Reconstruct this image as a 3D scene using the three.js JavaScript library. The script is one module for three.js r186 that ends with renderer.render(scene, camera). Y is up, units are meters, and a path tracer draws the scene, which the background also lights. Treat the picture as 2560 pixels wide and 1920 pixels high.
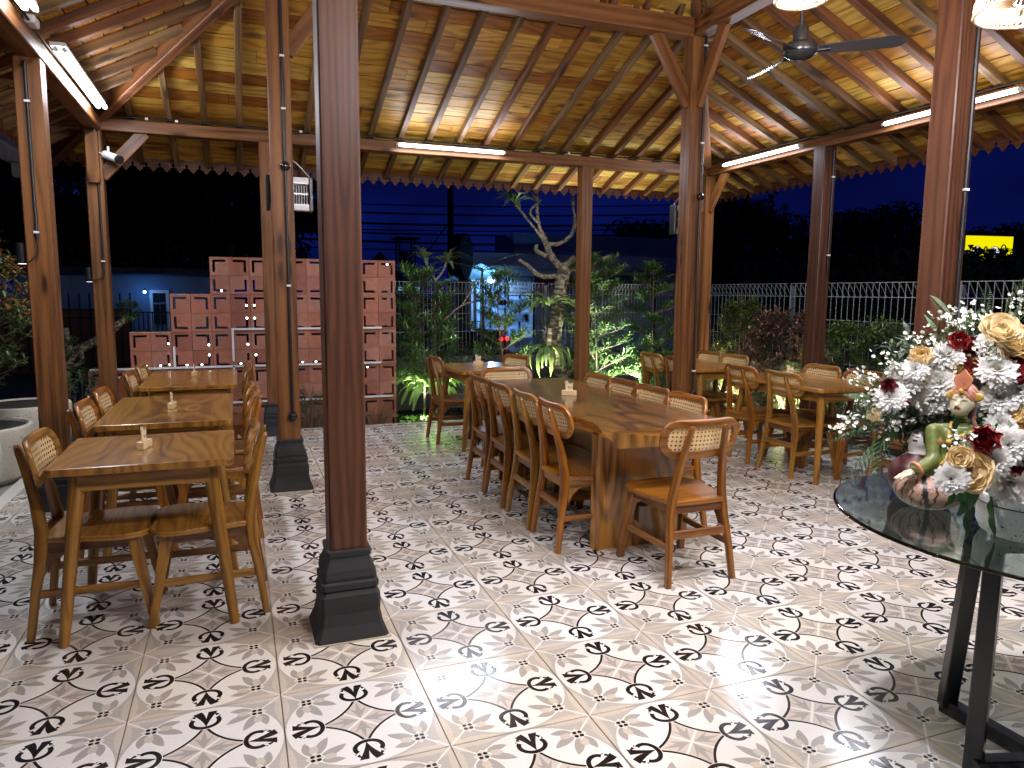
import * as THREE from 'three';
import { mergeGeometries } from 'three/addons/utils/BufferGeometryUtils.js';
import { RoundedBoxGeometry } from 'three/addons/geometries/RoundedBoxGeometry.js';
import { RectAreaLightUniformsLib } from 'three/addons/lights/RectAreaLightUniformsLib.js';

// ---------------------------------------------------------------- camera, sky, light, exposure
const scene = new THREE.Scene();
const camera = new THREE.PerspectiveCamera(55.65, 4 / 3, 0.05, 400);
camera.rotation.order = 'YXZ';
camera.rotation.set(-0.124863, -0.361726, 0.0072876);
camera.position.set(-0.59977, 1.46113, 2.62162);
const renderer = new THREE.WebGLRenderer({ antialias: true });
renderer.toneMapping = THREE.LinearToneMapping;
renderer.toneMappingExposure = 1.1;
renderer.shadowMap.enabled = true;
RectAreaLightUniformsLib.init();

const TUBE_DOWN = 190, TUBE_UP = 66, TUBE_GLOW = 9, PENDANT = 12;

// seeded noise
function rng(seed) { let a = seed >>> 0; return () => { a = (a + 0x6D2B79F5) | 0; let t = Math.imul(a ^ (a >>> 15), 1 | a); t = (t + Math.imul(t ^ (t >>> 7), 61 | t)) ^ t; return ((t ^ (t >>> 14)) >>> 0) / 4294967296; }; }
function hash2(x, y, s) { let h = Math.imul(x, 374761393) + Math.imul(y, 668265263) + Math.imul(s, 1442695041); h = Math.imul(h ^ (h >>> 13), 1274126177); return ((h ^ (h >>> 16)) >>> 0) / 4294967296; }
function vnoise(x, y, s) {
  const xi = Math.floor(x), yi = Math.floor(y), fx = x - xi, fy = y - yi;
  const u = fx * fx * (3 - 2 * fx), v = fy * fy * (3 - 2 * fy);
  const a = hash2(xi, yi, s), b = hash2(xi + 1, yi, s), c = hash2(xi, yi + 1, s), d = hash2(xi + 1, yi + 1, s);
  return a + (b - a) * u + (c - a) * v + (a - b - c + d) * u * v;
}
function fbm(x, y, s, n = 3) { let r = 0, w = 0.5, t = 0; for (let i = 0; i < n; i++) { r += w * vnoise(x, y, s + i * 17); t += w; x *= 2.03; y *= 2.03; w *= 0.5; } return r / t; }
const mix = (a, b, t) => a + (b - a) * t, clamp = (x, a = 0, b = 1) => Math.min(b, Math.max(a, x)), sstep = (a, b, x) => { const t = clamp((x - a) / (b - a)); return t * t * (3 - 2 * t); };

// night sky: deep blue air with drifting cloud
{
  const w = 512, h = 256, d = new Float32Array(w * h * 4);
  for (let j = 0; j < h; j++) for (let i = 0; i < w; i++) {
    const el = (j / (h - 1) - 0.5) * Math.PI, az = i / w * Math.PI * 2;
    const cx = Math.cos(az) * 3, cy = Math.sin(az) * 3;
    const cl = sstep(0.42, 0.72, fbm(cx * 1.7 + 9, cy * 1.7 + Math.max(el, 0) * 9, 5, 4));
    const g = Math.exp(-Math.max(el, 0) * 2.2);
    const k = (0.45 + 0.75 * g) * (0.62 + 0.7 * cl);
    const o = (j * w + i) * 4;
    d[o] = 0.0016 * k; d[o + 1] = 0.0042 * k; d[o + 2] = 0.056 * k; d[o + 3] = 1;
  }
  const t = new THREE.DataTexture(d, w, h, THREE.RGBAFormat, THREE.FloatType);
  t.mapping = THREE.EquirectangularReflectionMapping; t.magFilter = t.minFilter = THREE.LinearFilter; t.needsUpdate = true;
  scene.background = t; scene.environment = t;
}
const moon = new THREE.DirectionalLight(0xaabfff, 0.012);
moon.position.set(-8, 14, -10); moon.castShadow = true; moon.shadow.radius = 4;
Object.assign(moon.shadow.camera, { left: -16, right: 16, top: 16, bottom: -16, far: 60 });
scene.add(moon);

// ---------------------------------------------------------------- helpers
const used = {};
function numbered(n) { const k = used[n] = (used[n] ?? -1) + 1; return k ? `${n}_${String(k).padStart(3, '0')}` : n; }
function tag(o, label, category, group, kind) {
  o.userData.label = label; o.userData.category = category;
  if (group) o.userData.group = group; if (kind) o.userData.kind = kind; return o;
}
function thing(name, label, category, group, pos = [0, 0, 0], turn = 0, kind) {
  const o = new THREE.Group(); o.name = numbered(name); o.position.set(...pos); o.rotation.y = turn; scene.add(o);
  return tag(o, label, category, group, kind);
}
function mesh(name, geo, mat, parent, kind) {
  const g = Array.isArray(geo) ? (geo.length > 1 ? join(geo) : geo[0]) : geo;
  const m = new THREE.Mesh(g, mat); m.name = parent ? name : numbered(name); m.castShadow = m.receiveShadow = true;
  (parent ?? scene).add(m); if (kind) m.userData.kind = kind; return m;
}
function join(list) {
  const l = list.map(g => { const q = g.index ? g.toNonIndexed() : g; for (const k of Object.keys(q.attributes)) if (!['position', 'normal', 'uv', 'color'].includes(k)) q.deleteAttribute(k); return q; });
  const col = l.some(g => g.attributes.color);
  for (const g of l) {
    const n = g.attributes.position.count;
    if (!g.attributes.normal) g.computeVertexNormals();
    if (!g.attributes.uv) g.setAttribute('uv', new THREE.BufferAttribute(new Float32Array(n * 2), 2));
    if (col && !g.attributes.color) g.setAttribute('color', new THREE.BufferAttribute(new Float32Array(n * 3).fill(1), 3));
  }
  return mergeGeometries(l);
}
const V = (x, y, z) => new THREE.Vector3(x, y, z);
// uv in metres with the grain running along one axis of the piece
function grain(g, axis = 0, su = 1, sv = 1, ou = 0, ov = 0) {
  const p = g.attributes.position, n = g.attributes.normal, uv = new Float32Array(p.count * 2), o = [0, 1, 2].filter(i => i !== axis);
  for (let i = 0; i < p.count; i++) {
    const P = [p.getX(i), p.getY(i), p.getZ(i)], N = [Math.abs(n.getX(i)), Math.abs(n.getY(i)), Math.abs(n.getZ(i))];
    const c = N[o[0]] > N[o[1]] ? o[1] : o[0], other = c === o[0] ? o[1] : o[0];
    uv[2 * i] = (P[axis] + (N[axis] > 0.7 ? P[other] : 0)) / su + ou; uv[2 * i + 1] = (P[c] + (c === o[1] ? 0.37 : 0)) / sv + ov;
  }
  g.setAttribute('uv', new THREE.BufferAttribute(uv, 2)); return g;
}
// box with small chamfers on its long edges (along axis)
function beamGeo(len, a, b, ch = 0.006) {           // along X, a high (y), b deep (z)
  const s = new THREE.Shape(), y = a / 2, z = b / 2;
  s.moveTo(-z + ch, -y); s.lineTo(z - ch, -y); s.lineTo(z, -y + ch); s.lineTo(z, y - ch); s.lineTo(z - ch, y); s.lineTo(-z + ch, y); s.lineTo(-z, y - ch); s.lineTo(-z, -y + ch); s.closePath();
  const g = new THREE.ExtrudeGeometry(s, { depth: len, bevelEnabled: false, steps: 1 }).translate(0, 0, -len / 2).rotateY(Math.PI / 2);
  return g;
}
const qx = new THREE.Quaternion();
// a bar from A to B: x axis along it, y kept as upright as it goes
function barMatrix(A, B, up = V(0, 1, 0)) {
  const x = B.clone().sub(A).normalize(), z = x.clone().cross(up).normalize(), y = z.clone().cross(x);
  return new THREE.Matrix4().makeBasis(x, y, z).setPosition(A.clone().add(B).multiplyScalar(0.5));
}
let grainSeed = rng(77);
function bar(A, B, h, w, ch = 0.005, su = 2.4, sv = 0.6, up) {
  const g = grain(beamGeo(A.distanceTo(B), h, w, ch), 0, su, sv, grainSeed(), grainSeed());
  return g.applyMatrix4(barMatrix(A, B, up));
}
function taper(A, B, ra, rb, n = 4, su = 1.2, sv = 0.3, turn = Math.PI / 4, round = 0) {  // tapered leg; n=4 square
  const L = A.distanceTo(B), k = n === 4 ? Math.SQRT2 : 1;
  let g;
  if (n === 4) {
    g = new THREE.BoxGeometry(1, L, 1); const p = g.attributes.position;
    for (let i = 0; i < p.count; i++) { const r = p.getY(i) > 0 ? rb : ra; p.setX(i, p.getX(i) * 2 * r); p.setZ(i, p.getZ(i) * 2 * r); }
    g.computeVertexNormals();
  } else g = new THREE.CylinderGeometry(rb, ra, L, n, 1);
  g = grain(g, 1, su, sv, grainSeed(), grainSeed());
  const y = B.clone().sub(A).normalize(), q = new THREE.Quaternion().setFromUnitVectors(V(0, 1, 0), y);
  return g.applyQuaternion(q).translate((A.x + B.x) / 2, (A.y + B.y) / 2, (A.z + B.z) / 2);
}
function tube(pts, r, seg = 24, rad = 6, taperTo) {
  const c = new THREE.CatmullRomCurve3(pts.map(p => p.isVector3 ? p : V(...p)));
  const g = new THREE.TubeGeometry(c, seg, r, rad);
  if (taperTo !== undefined) {
    const p = g.attributes.position; const n = rad + 1;
    for (let i = 0; i <= seg; i++) { const o = c.getPointAt(i / seg), k = mix(1, taperTo, i / seg); for (let j = 0; j < n; j++) { const a = i * n + j; p.setXYZ(a, o.x + (p.getX(a) - o.x) * k, o.y + (p.getY(a) - o.y) * k, o.z + (p.getZ(a) - o.z) * k); } }
  }
  return g;
}
function lathe(pts, n = 32) { return new THREE.LatheGeometry(pts.map(p => new THREE.Vector2(p[0], p[1])), n); }
function ball(r, x, y, z, w = 10, h = 8) { return new THREE.SphereGeometry(r, w, h).translate(x, y, z); }
function cyl(r0, r1, h, x, y, z, n = 16) { return new THREE.CylinderGeometry(r1, r0, h, n).translate(x, y, z); }
function boxg(w, h, d, x = 0, y = 0, z = 0) { return new THREE.BoxGeometry(w, h, d).translate(x, y, z); }
function paint(g, c) { const n = g.attributes.position.count, a = new Float32Array(n * 3); for (let i = 0; i < n; i++) a.set(typeof c === 'function' ? c(i) : c, i * 3); g.setAttribute('color', new THREE.BufferAttribute(a, 3)); return g; }

// ---------------------------------------------------------------- textures
const lin = c => c <= 0.0031308 ? c * 12.92 : 1.055 * Math.pow(c, 1 / 2.4) - 0.055;
function dataTex(w, h, f, wrap = THREE.MirroredRepeatWrapping, srgb = true) {
  const d = new Uint8Array(w * h * 4), c = [0, 0, 0];
  for (let j = 0; j < h; j++) for (let i = 0; i < w; i++) { f(i / w, j / h, c, i, j); const o = (j * w + i) * 4; for (let k = 0; k < 3; k++) d[o + k] = 255 * clamp(srgb ? lin(clamp(c[k])) : c[k]); d[o + 3] = 255; }
  const t = new THREE.DataTexture(d, w, h); t.wrapS = t.wrapT = wrap; t.magFilter = THREE.LinearFilter; t.minFilter = THREE.LinearMipmapLinearFilter; t.generateMipmaps = true;
  if (srgb) t.colorSpace = THREE.SRGBColorSpace; t.needsUpdate = true; return t;
}
// wood: u along the grain, v across; colours linear
function wood(o) {
  const { w = 512, h = 512, pale, dark, seed, rings = 7, warp = 1.2, figure = 1, fine = 1, knots = 0, streak = 0, u0 = 2.4, v0 = 0.6 } = o;
  const r = rng(seed), K = Array.from({ length: knots }, () => [r(), r(), 0.012 + r() * 0.02]);
  return dataTex(w, h, (u, v, c) => {
    let U = u * u0, W = v * v0 / 0.6, kn = 0, bend = 0;
    for (const [ku, kv, kr] of K) { const dx = (u - ku) * u0 * 0.55, dy = (v - kv) * v0, q = (dx * dx * 0.6 + dy * dy) / (kr * kr); if (q < 30) { kn = Math.max(kn, Math.exp(-q * 0.9)); bend += Math.exp(-q * 0.12) * 0.16 * Math.sign(dy || 1) * Math.exp(-Math.abs(dy) * 6); } }
    const wv = fbm(U * 0.9, W * 2.2, seed, 3) * warp + bend;
    const t = (W + wv * 0.35) * rings, ring = 0.5 + 0.5 * Math.sin(t * 6.283 + fbm(U * 2, W * 9, seed + 3, 2) * 3);
    const fib = vnoise(U * 22, W * 190, seed + 5) * 0.5 + vnoise(U * 9, W * 75, seed + 6) * 0.5;
    const patch = fbm(U * 1.1 + 7, W * 2.4, seed + 9, 3), st = sstep(0.55, 0.78, fbm(U * 0.35, W * 11, seed + 12, 3)) * streak;
    let k = clamp(figure * Math.pow(ring, 1.7) * 0.55 + (fib - 0.5) * 0.42 * fine + (patch - 0.5) * 0.75 + 0.22 + st);
    k = clamp(k + kn * 1.2);
    for (let i = 0; i < 3; i++) c[i] = mix(pale[i], dark[i], k) * (1 - kn * 0.55);
  });
}
function W(o, m = {}) { return new THREE.MeshPhysicalMaterial({ map: o.isTexture ? o : wood(o), roughness: 0.5, ...m }); }
function S(rgb, rough = 0.6, m = {}) { return new THREE.MeshStandardMaterial({ color: new THREE.Color().setRGB(...rgb), roughness: rough, ...m }); }

const T = {
  teak: wood({ pale: [0.42, 0.2, 0.026], dark: [0.15, 0.06, 0.007], seed: 11, rings: 9, streak: 0.2 }),
  top: wood({ w: 1024, pale: [0.44, 0.21, 0.03], dark: [0.17, 0.066, 0.009], seed: 23, rings: 8, warp: 3.2, streak: 0.35, u0: 1.6, v0: 0.8 }),
  slab: wood({ w: 1024, pale: [0.31, 0.145, 0.028], dark: [0.06, 0.024, 0.006], seed: 31, rings: 6, warp: 3.4, streak: 0.55, u0: 2.6, v0: 1.1 }),
  post: wood({ w: 1024, h: 256, pale: [0.12, 0.046, 0.021], dark: [0.035, 0.012, 0.006], seed: 41, rings: 6, figure: 0.9, streak: 0.3 }),
  beam: wood({ w: 1024, h: 256, pale: [0.235, 0.093, 0.026], dark: [0.07, 0.024, 0.006], seed: 45, rings: 5, figure: 0.8, streak: 0.4, knots: 3 }),
  plank: wood({ w: 1024, pale: [0.64, 0.4, 0.075], dark: [0.27, 0.135, 0.018], seed: 53, rings: 7, warp: 2.2, knots: 26, streak: 0.3, u0: 4.0, v0: 1.0 }),
  rafter: wood({ w: 1024, h: 256, pale: [0.25, 0.14, 0.052], dark: [0.085, 0.042, 0.014], seed: 61, rings: 5, knots: 6, streak: 0.3 }),
  pine: wood({ w: 256, h: 256, pale: [0.78, 0.62, 0.36], dark: [0.6, 0.42, 0.2], seed: 71, rings: 12, fine: 0.5 }),
};
const M = {
  teak: W(T.teak, { roughness: 0.34, clearcoat: 0.35, clearcoatRoughness: 0.25 }),
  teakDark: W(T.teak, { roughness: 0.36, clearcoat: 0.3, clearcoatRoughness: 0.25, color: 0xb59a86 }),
  teakLight: W(T.teak, { roughness: 0.34, clearcoat: 0.35, clearcoatRoughness: 0.25, color: 0xffffff }),
  top: W(T.top, { roughness: 0.28, clearcoat: 0.6, clearcoatRoughness: 0.16 }),
  slab: W(T.slab, { roughness: 0.26, clearcoat: 0.7, clearcoatRoughness: 0.14 }),
  sap: W(T.top, { roughness: 0.3, clearcoat: 0.6, clearcoatRoughness: 0.2, color: 0xffd9a0 }),
  post: W(T.post, { roughness: 0.5, clearcoat: 0.1, clearcoatRoughness: 0.3, specularIntensity: 0.6 }),
  beam: W(T.beam, { roughness: 0.5, color: 0xffffff, clearcoat: 0.1, clearcoatRoughness: 0.3, specularIntensity: 0.6 }),
  rafter: W(T.rafter, { roughness: 0.6 }), rafterB: W(T.rafter, { roughness: 0.62, color: 0xd2bfa8 }), rafterC: W(T.rafter, { roughness: 0.6, color: 0xe8b890 }),
  planks: [0xffffff, 0xf3e2c8, 0xe4cba4, 0xdcb684, 0xfff0d8, 0xc09460, 0xf0dcb0, 0xffffff].map(c => W(T.plank, { roughness: 0.55, color: c })),
  pine: W(T.pine, { roughness: 0.55 }),
  fascia: W(T.rafter, { roughness: 0.6, color: 0xc08a52 }),
  black: S([0.012, 0.012, 0.013], 0.42), blackMatt: S([0.016, 0.016, 0.017], 0.75), steel: S([0.45, 0.46, 0.47], 0.35, { metalness: 0.8 }),
  white: S([0.72, 0.72, 0.7], 0.5), wire: S([0.55, 0.56, 0.56], 0.4, { metalness: 0.5 }),
  cable: S([0.01, 0.01, 0.011], 0.5),
};
// cane webbing: real holes in the weave
T.cane = (() => {
  const n = 64, px = new Uint8Array(n * n * 4);
  for (let j = 0; j < n; j++) for (let i = 0; i < n; i++) {
    const x = (i + 0.5) / n - 0.5, y = (j + 0.5) / n - 0.5, o = (j * n + i) * 4, hole = Math.max(Math.max(Math.abs(x), Math.abs(y)) * 1.0, (Math.abs(x) + Math.abs(y)) * 0.74) < 0.262;
    px[o] = px[o + 1] = px[o + 2] = hole ? 0 : 255; px[o + 3] = 255;
  }
  const t = new THREE.DataTexture(px, n, n); t.wrapS = t.wrapT = THREE.RepeatWrapping; t.magFilter = t.minFilter = THREE.LinearFilter; t.needsUpdate = true; return t;
})();
T.caneColour = dataTex(128, 128, (u, v, c) => {
  const x = Math.abs(((u * 2) % 1) - 0.5), y = Math.abs(((v * 2) % 1) - 0.5), st = Math.min(x, y) > 0.42 ? 0.75 : (Math.abs(x - 0.36) < 0.03 || Math.abs(y - 0.36) < 0.03) ? 0.62 : 1, n = 0.85 + 0.3 * vnoise(u * 30, v * 30, 3);
  c[0] = 0.8 * st * n; c[1] = 0.58 * st * n; c[2] = 0.29 * st * n;
}, THREE.RepeatWrapping);
M.cane = new THREE.MeshStandardMaterial({ map: T.caneColour, alphaMap: T.cane, alphaTest: 0.5, side: THREE.DoubleSide, roughness: 0.55 });

// patterned floor tile
function canvas(w, h, draw) { const c = document.createElement('canvas'); c.width = w; c.height = h; draw(c.getContext('2d'), w, h); const t = new THREE.CanvasTexture(c); t.colorSpace = THREE.SRGBColorSpace; t.magFilter = THREE.LinearFilter; t.anisotropy = 8; return t; }
T.tile = canvas(1024, 1024, (g, N) => {
  const r = rng(5), P = x => x * N;
  const grey = '#a19d97', beige = '#c3b9ab', pink = '#c6bbb0', white = '#e0ddd7', ink = '#1a1617', line = '#e2dfd8', mid = '#b1aca4';
  g.fillStyle = mid; g.fillRect(0, 0, N, N);
  // star in each corner: beige kites and pale ribs
  for (const [cx, cy] of [[0, 0], [1, 0], [0, 1], [1, 1]]) {
    g.save(); g.translate(P(cx), P(cy)); g.fillStyle = beige;
    for (let k = 0; k < 4; k++) { g.save(); g.rotate(k * Math.PI / 2); g.beginPath(); g.moveTo(P(0.03), P(0.012)); g.quadraticCurveTo(P(0.13), P(0.09), P(0.36), P(0.012)); g.quadraticCurveTo(P(0.2), P(0.0), P(0.36), P(-0.012)); g.quadraticCurveTo(P(0.13), P(-0.09), P(0.03), P(-0.012)); g.fill(); g.restore(); }
    g.fillStyle = pink; for (let k = 0; k < 4; k++) { g.save(); g.rotate(k * Math.PI / 2 + Math.PI / 4); g.beginPath(); g.moveTo(0, 0); g.lineTo(P(0.07), P(0.035)); g.lineTo(P(0.14), 0); g.lineTo(P(0.07), P(-0.035)); g.fill(); g.restore(); }
    g.restore();
  }
  // round medallion
  g.beginPath(); g.arc(P(0.5), P(0.5), P(0.488), 0, 7); g.fillStyle = white; g.fill(); g.lineWidth = P(0.007); g.strokeStyle = line; g.stroke();
  // ribs to the corners
  g.strokeStyle = line; g.lineWidth = P(0.011);
  for (const [cx, cy, sx, sy] of [[0, 0, 1, 1], [1, 0, -1, 1], [0, 1, 1, -1], [1, 1, -1, -1]]) { g.beginPath(); g.moveTo(P(cx), P(cy)); g.lineTo(P(cx + sx * 0.16), P(cy + sy * 0.16)); g.stroke(); }
  // leaves and four dots on each diagonal
  const leaf = (L, w, col) => { g.fillStyle = col; g.beginPath(); g.moveTo(0, 0); g.bezierCurveTo(P(L * 0.2), P(-w), P(L * 0.7), P(-w), P(L), 0); g.bezierCurveTo(P(L * 0.7), P(w * 0.45), P(L * 0.3), P(w * 0.75), 0, 0); g.fill(); };
  for (let k = 0; k < 4; k++) {
    g.save(); g.translate(P(0.5), P(0.5)); g.rotate(k * Math.PI / 2 + Math.PI / 4); g.translate(P(0.472), 0);
    for (const s of [-1, 1]) {
      g.save(); g.scale(1, s); g.translate(P(-0.03), P(0.012)); g.rotate(Math.PI - 0.34); leaf(0.19, 0.055, grey); g.restore();
      g.save(); g.scale(1, s); g.translate(P(-0.004), P(0.042)); g.rotate(Math.PI - 0.98); leaf(0.15, 0.05, grey); g.restore();
      g.save(); g.scale(1, s); g.translate(P(-0.02), P(0.035)); g.rotate(Math.PI - 0.66);
      g.fillStyle = beige; g.beginPath(); g.moveTo(0, 0); g.lineTo(P(0.03), P(-0.03)); g.lineTo(P(0.08), P(-0.026)); g.lineTo(P(0.095), P(0.004)); g.lineTo(P(0.07), P(0.028)); g.lineTo(P(0.03), P(0.026)); g.closePath(); g.fill(); g.restore();
    }
    g.fillStyle = '#c9c1b5'; g.fillRect(P(-0.036), P(-0.036), P(0.072), P(0.072)); g.strokeStyle = line; g.lineWidth = P(0.007); g.strokeRect(P(-0.04), P(-0.04), P(0.08), P(0.08));
    g.fillStyle = ink; for (const a of [0, 1, 2, 3]) { g.beginPath(); g.arc(P(0.027) * Math.cos(a * 1.571), P(0.027) * Math.sin(a * 1.571), P(0.0148), 0, 7); g.fill(); }
    g.restore();
  }
  // middle: four-pointed field with a pale cross, dark arcs around it
  g.save(); g.translate(P(0.5), P(0.5));
  const star = () => { g.beginPath(); const q = 0.25, c = 0.085; g.moveTo(P(q), P(0.012)); g.quadraticCurveTo(P(c), P(c), P(0.012), P(q)); g.lineTo(P(-0.012), P(q)); g.quadraticCurveTo(P(-c), P(c), P(-q), P(0.012)); g.lineTo(P(-q), P(-0.012)); g.quadraticCurveTo(P(-c), P(-c), P(-0.012), P(-q)); g.lineTo(P(0.012), P(-q)); g.quadraticCurveTo(P(c), P(-c), P(q), P(-0.012)); g.closePath(); };
  g.save(); star(); g.clip(); g.fillStyle = pink; g.fillRect(P(-0.3), P(-0.3), P(0.6), P(0.6)); g.fillStyle = grey;
  for (let k = 0; k < 4; k++) { g.save(); g.rotate(k * 1.5708); g.beginPath(); g.moveTo(P(0.015), 0); g.lineTo(P(0.15), P(0.06)); g.lineTo(P(0.11), P(0.02)); g.lineTo(P(0.22), 0); g.lineTo(P(0.11), P(-0.02)); g.lineTo(P(0.15), P(-0.06)); g.fill(); g.restore(); }
  g.strokeStyle = line; g.lineWidth = P(0.017); g.beginPath(); g.moveTo(P(-0.2), P(-0.2)); g.lineTo(P(0.2), P(0.2)); g.moveTo(P(-0.2), P(0.2)); g.lineTo(P(0.2), P(-0.2)); g.stroke(); g.restore();
  g.strokeStyle = ink; g.lineWidth = P(0.0175); star(); g.stroke();
  for (let k = 0; k < 4; k++) {                       // broken rings with a flared V that opens outwards
    g.save(); g.rotate(k * Math.PI / 2); g.translate(P(0.328), 0); g.scale(0.94, 0.94);
    g.beginPath(); g.ellipse(0, 0, P(0.098), P(0.118), 0, 0, 7); g.fillStyle = white; g.fill();
    g.strokeStyle = ink; g.lineWidth = P(0.033); g.beginPath(); g.ellipse(P(0.002), 0, P(0.078), P(0.094), 0, 1.0, 5.28); g.stroke();
    for (const s of [-1, 1]) { g.save(); g.scale(1, s); g.fillStyle = ink; g.beginPath(); g.moveTo(P(0.055), P(0.105)); g.quadraticCurveTo(P(0.1), P(0.09), P(0.112), P(0.05)); g.quadraticCurveTo(P(0.088), P(0.07), P(0.06), P(0.072)); g.fill(); g.restore(); }
    g.fillStyle = ink; g.beginPath(); g.moveTo(P(-0.068), P(0.008)); g.quadraticCurveTo(P(0.03), P(-0.02), P(0.115), P(-0.088)); g.lineTo(P(0.14), P(-0.03)); g.quadraticCurveTo(P(0.09), P(0.0), P(0.035), P(0.004)); g.lineTo(P(0.13), P(0.018)); g.lineTo(P(0.128), P(0.082)); g.quadraticCurveTo(P(0.03), P(0.03), P(-0.068), P(0.008)); g.fill();
    g.fillStyle = white; for (const s of [-1, 1]) { g.save(); g.rotate(s * 0.92); g.fillRect(P(0.055), P(-0.006), P(0.07), P(0.012)); g.restore(); }
    g.restore();
  }
  g.restore();
  for (let i = 0; i < 26000; i++) { const k = r(); g.fillStyle = k < 0.5 ? 'rgba(255,252,245,0.22)' : 'rgba(90,78,66,0.16)'; const s = 1 + r() * 2.2; g.fillRect(r() * N, r() * N, s, s); }
});
const terrazzo = (base, chip, seed, dens = 0.5) => dataTex(256, 256, (u, v, c) => {
  const a = vnoise(u * 46, v * 46, seed), b = vnoise(u * 90 + 5, v * 90, seed + 4), k = (a > 1 - dens * 0.3 || b > 1 - dens * 0.22) ? 1 : 0, n = 0.92 + 0.16 * fbm(u * 6, v * 6, seed + 8);
  for (let i = 0; i < 3; i++) c[i] = mix(base[i] * n, chip[i], k);
}, THREE.RepeatWrapping);
M.floor = [0xffffff, 0xf7f4ef, 0xfffaf2, 0xf3f1ee].map(c => new THREE.MeshPhysicalMaterial({ map: T.tile, roughness: 0.17, color: c, specularIntensity: 1 }));
M.grout = S([0.34, 0.29, 0.23], 0.8);
// ---------------------------------------------------------------- ground and floor
T.soil = dataTex(512, 512, (u, v, c) => { const n = fbm(u * 14, v * 14, 3, 4), s = vnoise(u * 160, v * 160, 9); const k = 0.35 + 0.8 * n + (s > 0.86 ? 0.5 : 0); c[0] = 0.034 * k; c[1] = 0.032 * k; c[2] = 0.03 * k; });
{
  const g = new THREE.PlaneGeometry(360, 360).rotateX(-Math.PI / 2), uv = g.attributes.uv; for (let i = 0; i < uv.count; i++) uv.setXY(i, uv.getX(i) * 120, uv.getY(i) * 120);
  const o = mesh('ground', g, new THREE.MeshStandardMaterial({ map: T.soil, roughness: 0.9 })); o.position.y = -0.2; tag(o, 'dark gravel and asphalt ground around the pavilion', 'ground', null, 'structure');
  const fl = thing('floor', 'patterned tile floor of the open pavilion', 'floor', null, [0, 0, 0], 0, 'structure');
  const x0 = -2.12, x1 = 5.02, z0 = -5.357, z1 = 3.0;
  mesh('floor_slab', boxg(x1 - x0, 0.19, z1 - z0, (x0 + x1) / 2, -0.105, (z0 + z1) / 2), M.grout, fl);
  const r = rng(8), J = 0.0016;
  for (let i = -5; i <= 10; i++) for (let j = -11; j <= 5; j++) {
    const a = Math.max(i * 0.5 + J, x0), b = Math.min(i * 0.5 + 0.5 - J, x1), c = Math.max(j * 0.5 + J, z0), d = Math.min(j * 0.5 + 0.5 - J, z1);
    if (b - a < 0.02 || d - c < 0.02) { r(); continue; }
    const h = 0.0105, e = 0.0012, lift = (r() - 0.5) * 0.0006;
    const g = new THREE.BufferGeometry(), pos = [a + e, 0, c + e, b - e, 0, c + e, b - e, 0, d - e, a + e, 0, d - e, a, -e, c, b, -e, c, b, -e, d, a, -e, d, a, -h, c, b, -h, c, b, -h, d, a, -h, d];
    const idx = [0, 3, 2, 0, 2, 1]; for (const o of [0, 4]) for (let k = 0; k < 4; k++) { const m = (k + 1) % 4; idx.push(o + k, o + m, o + 4 + m, o + k, o + 4 + m, o + 4 + k); }
    const q = Math.floor(r() * 4), uv2 = []; for (let k = 0; k < 12; k++) { let u = (pos[k * 3] - i * 0.5) / 0.5, v = (pos[k * 3 + 2] - j * 0.5) / 0.5; for (let t = 0; t < q; t++) [u, v] = [v, 1 - u]; uv2.push(u, 1 - v); }
    for (let k = 1; k < 36; k += 3) pos[k] += lift;
    g.setAttribute('position', new THREE.Float32BufferAttribute(pos, 3)); g.setAttribute('uv', new THREE.Float32BufferAttribute(uv2, 2)); g.setIndex(idx);
    const n = g.toNonIndexed(); n.computeVertexNormals();
    mesh('tile', n, M.floor[Math.floor(r() * 4)], fl);
  }
}

// ---------------------------------------------------------------- timber columns
const RING_B = 3.62, RING_T = 3.77, BEAM_B = 2.89, BEAM_T = 3.0;
const IX0 = -0.23, IX1 = 3.19, IZ0 = -2.95, IZ1 = -0.475, OX0 = -1.74, OX1 = 4.87, OZ0 = -5.1, OZ1 = 1.67;
// square moulded base
function plinth(s, h) {
  const prof = [[1.0, 0], [0.985, 0.03], [0.85, 0.17], [0.79, 0.3], [0.8, 0.4], [0.79, 0.5], [0.72, 0.545], [0.7, 0.56], [0.76, 0.575], [0.765, 0.64], [0.7, 0.66], [0.72, 0.7], [0.69, 0.78], [0.6, 0.87], [0.56, 0.92], [0.59, 0.93], [0.6, 0.99], [0.585, 1.0]];
  const pos = [], idx = []; const N = prof.length, r = 0.1;
  for (const [w, y] of prof) { const q = w * s / 2, k = q * (1 - r); for (const [x, z] of [[-k, q], [k, q], [q, k], [q, -k], [k, -q], [-k, -q], [-q, -k], [-q, k]]) pos.push(x, y * h, z); }
  for (let i = 0; i < N - 1; i++) for (let j = 0; j < 8; j++) { const a = i * 8 + j, b = i * 8 + (j + 1) % 8; idx.push(a, b, b + 8, a, b + 8, a + 8); }
  const o = (N - 1) * 8; for (let j = 1; j < 7; j++) idx.push(o, o + j, o + j + 1);
  const g = new THREE.BufferGeometry(); g.setAttribute('position', new THREE.Float32BufferAttribute(pos, 3)); g.setIndex(idx);
  const n = g.toNonIndexed(); n.computeVertexNormals(); n.setAttribute('uv', new THREE.BufferAttribute(new Float32Array(n.attributes.position.count * 2), 2)); return n;
}
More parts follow.
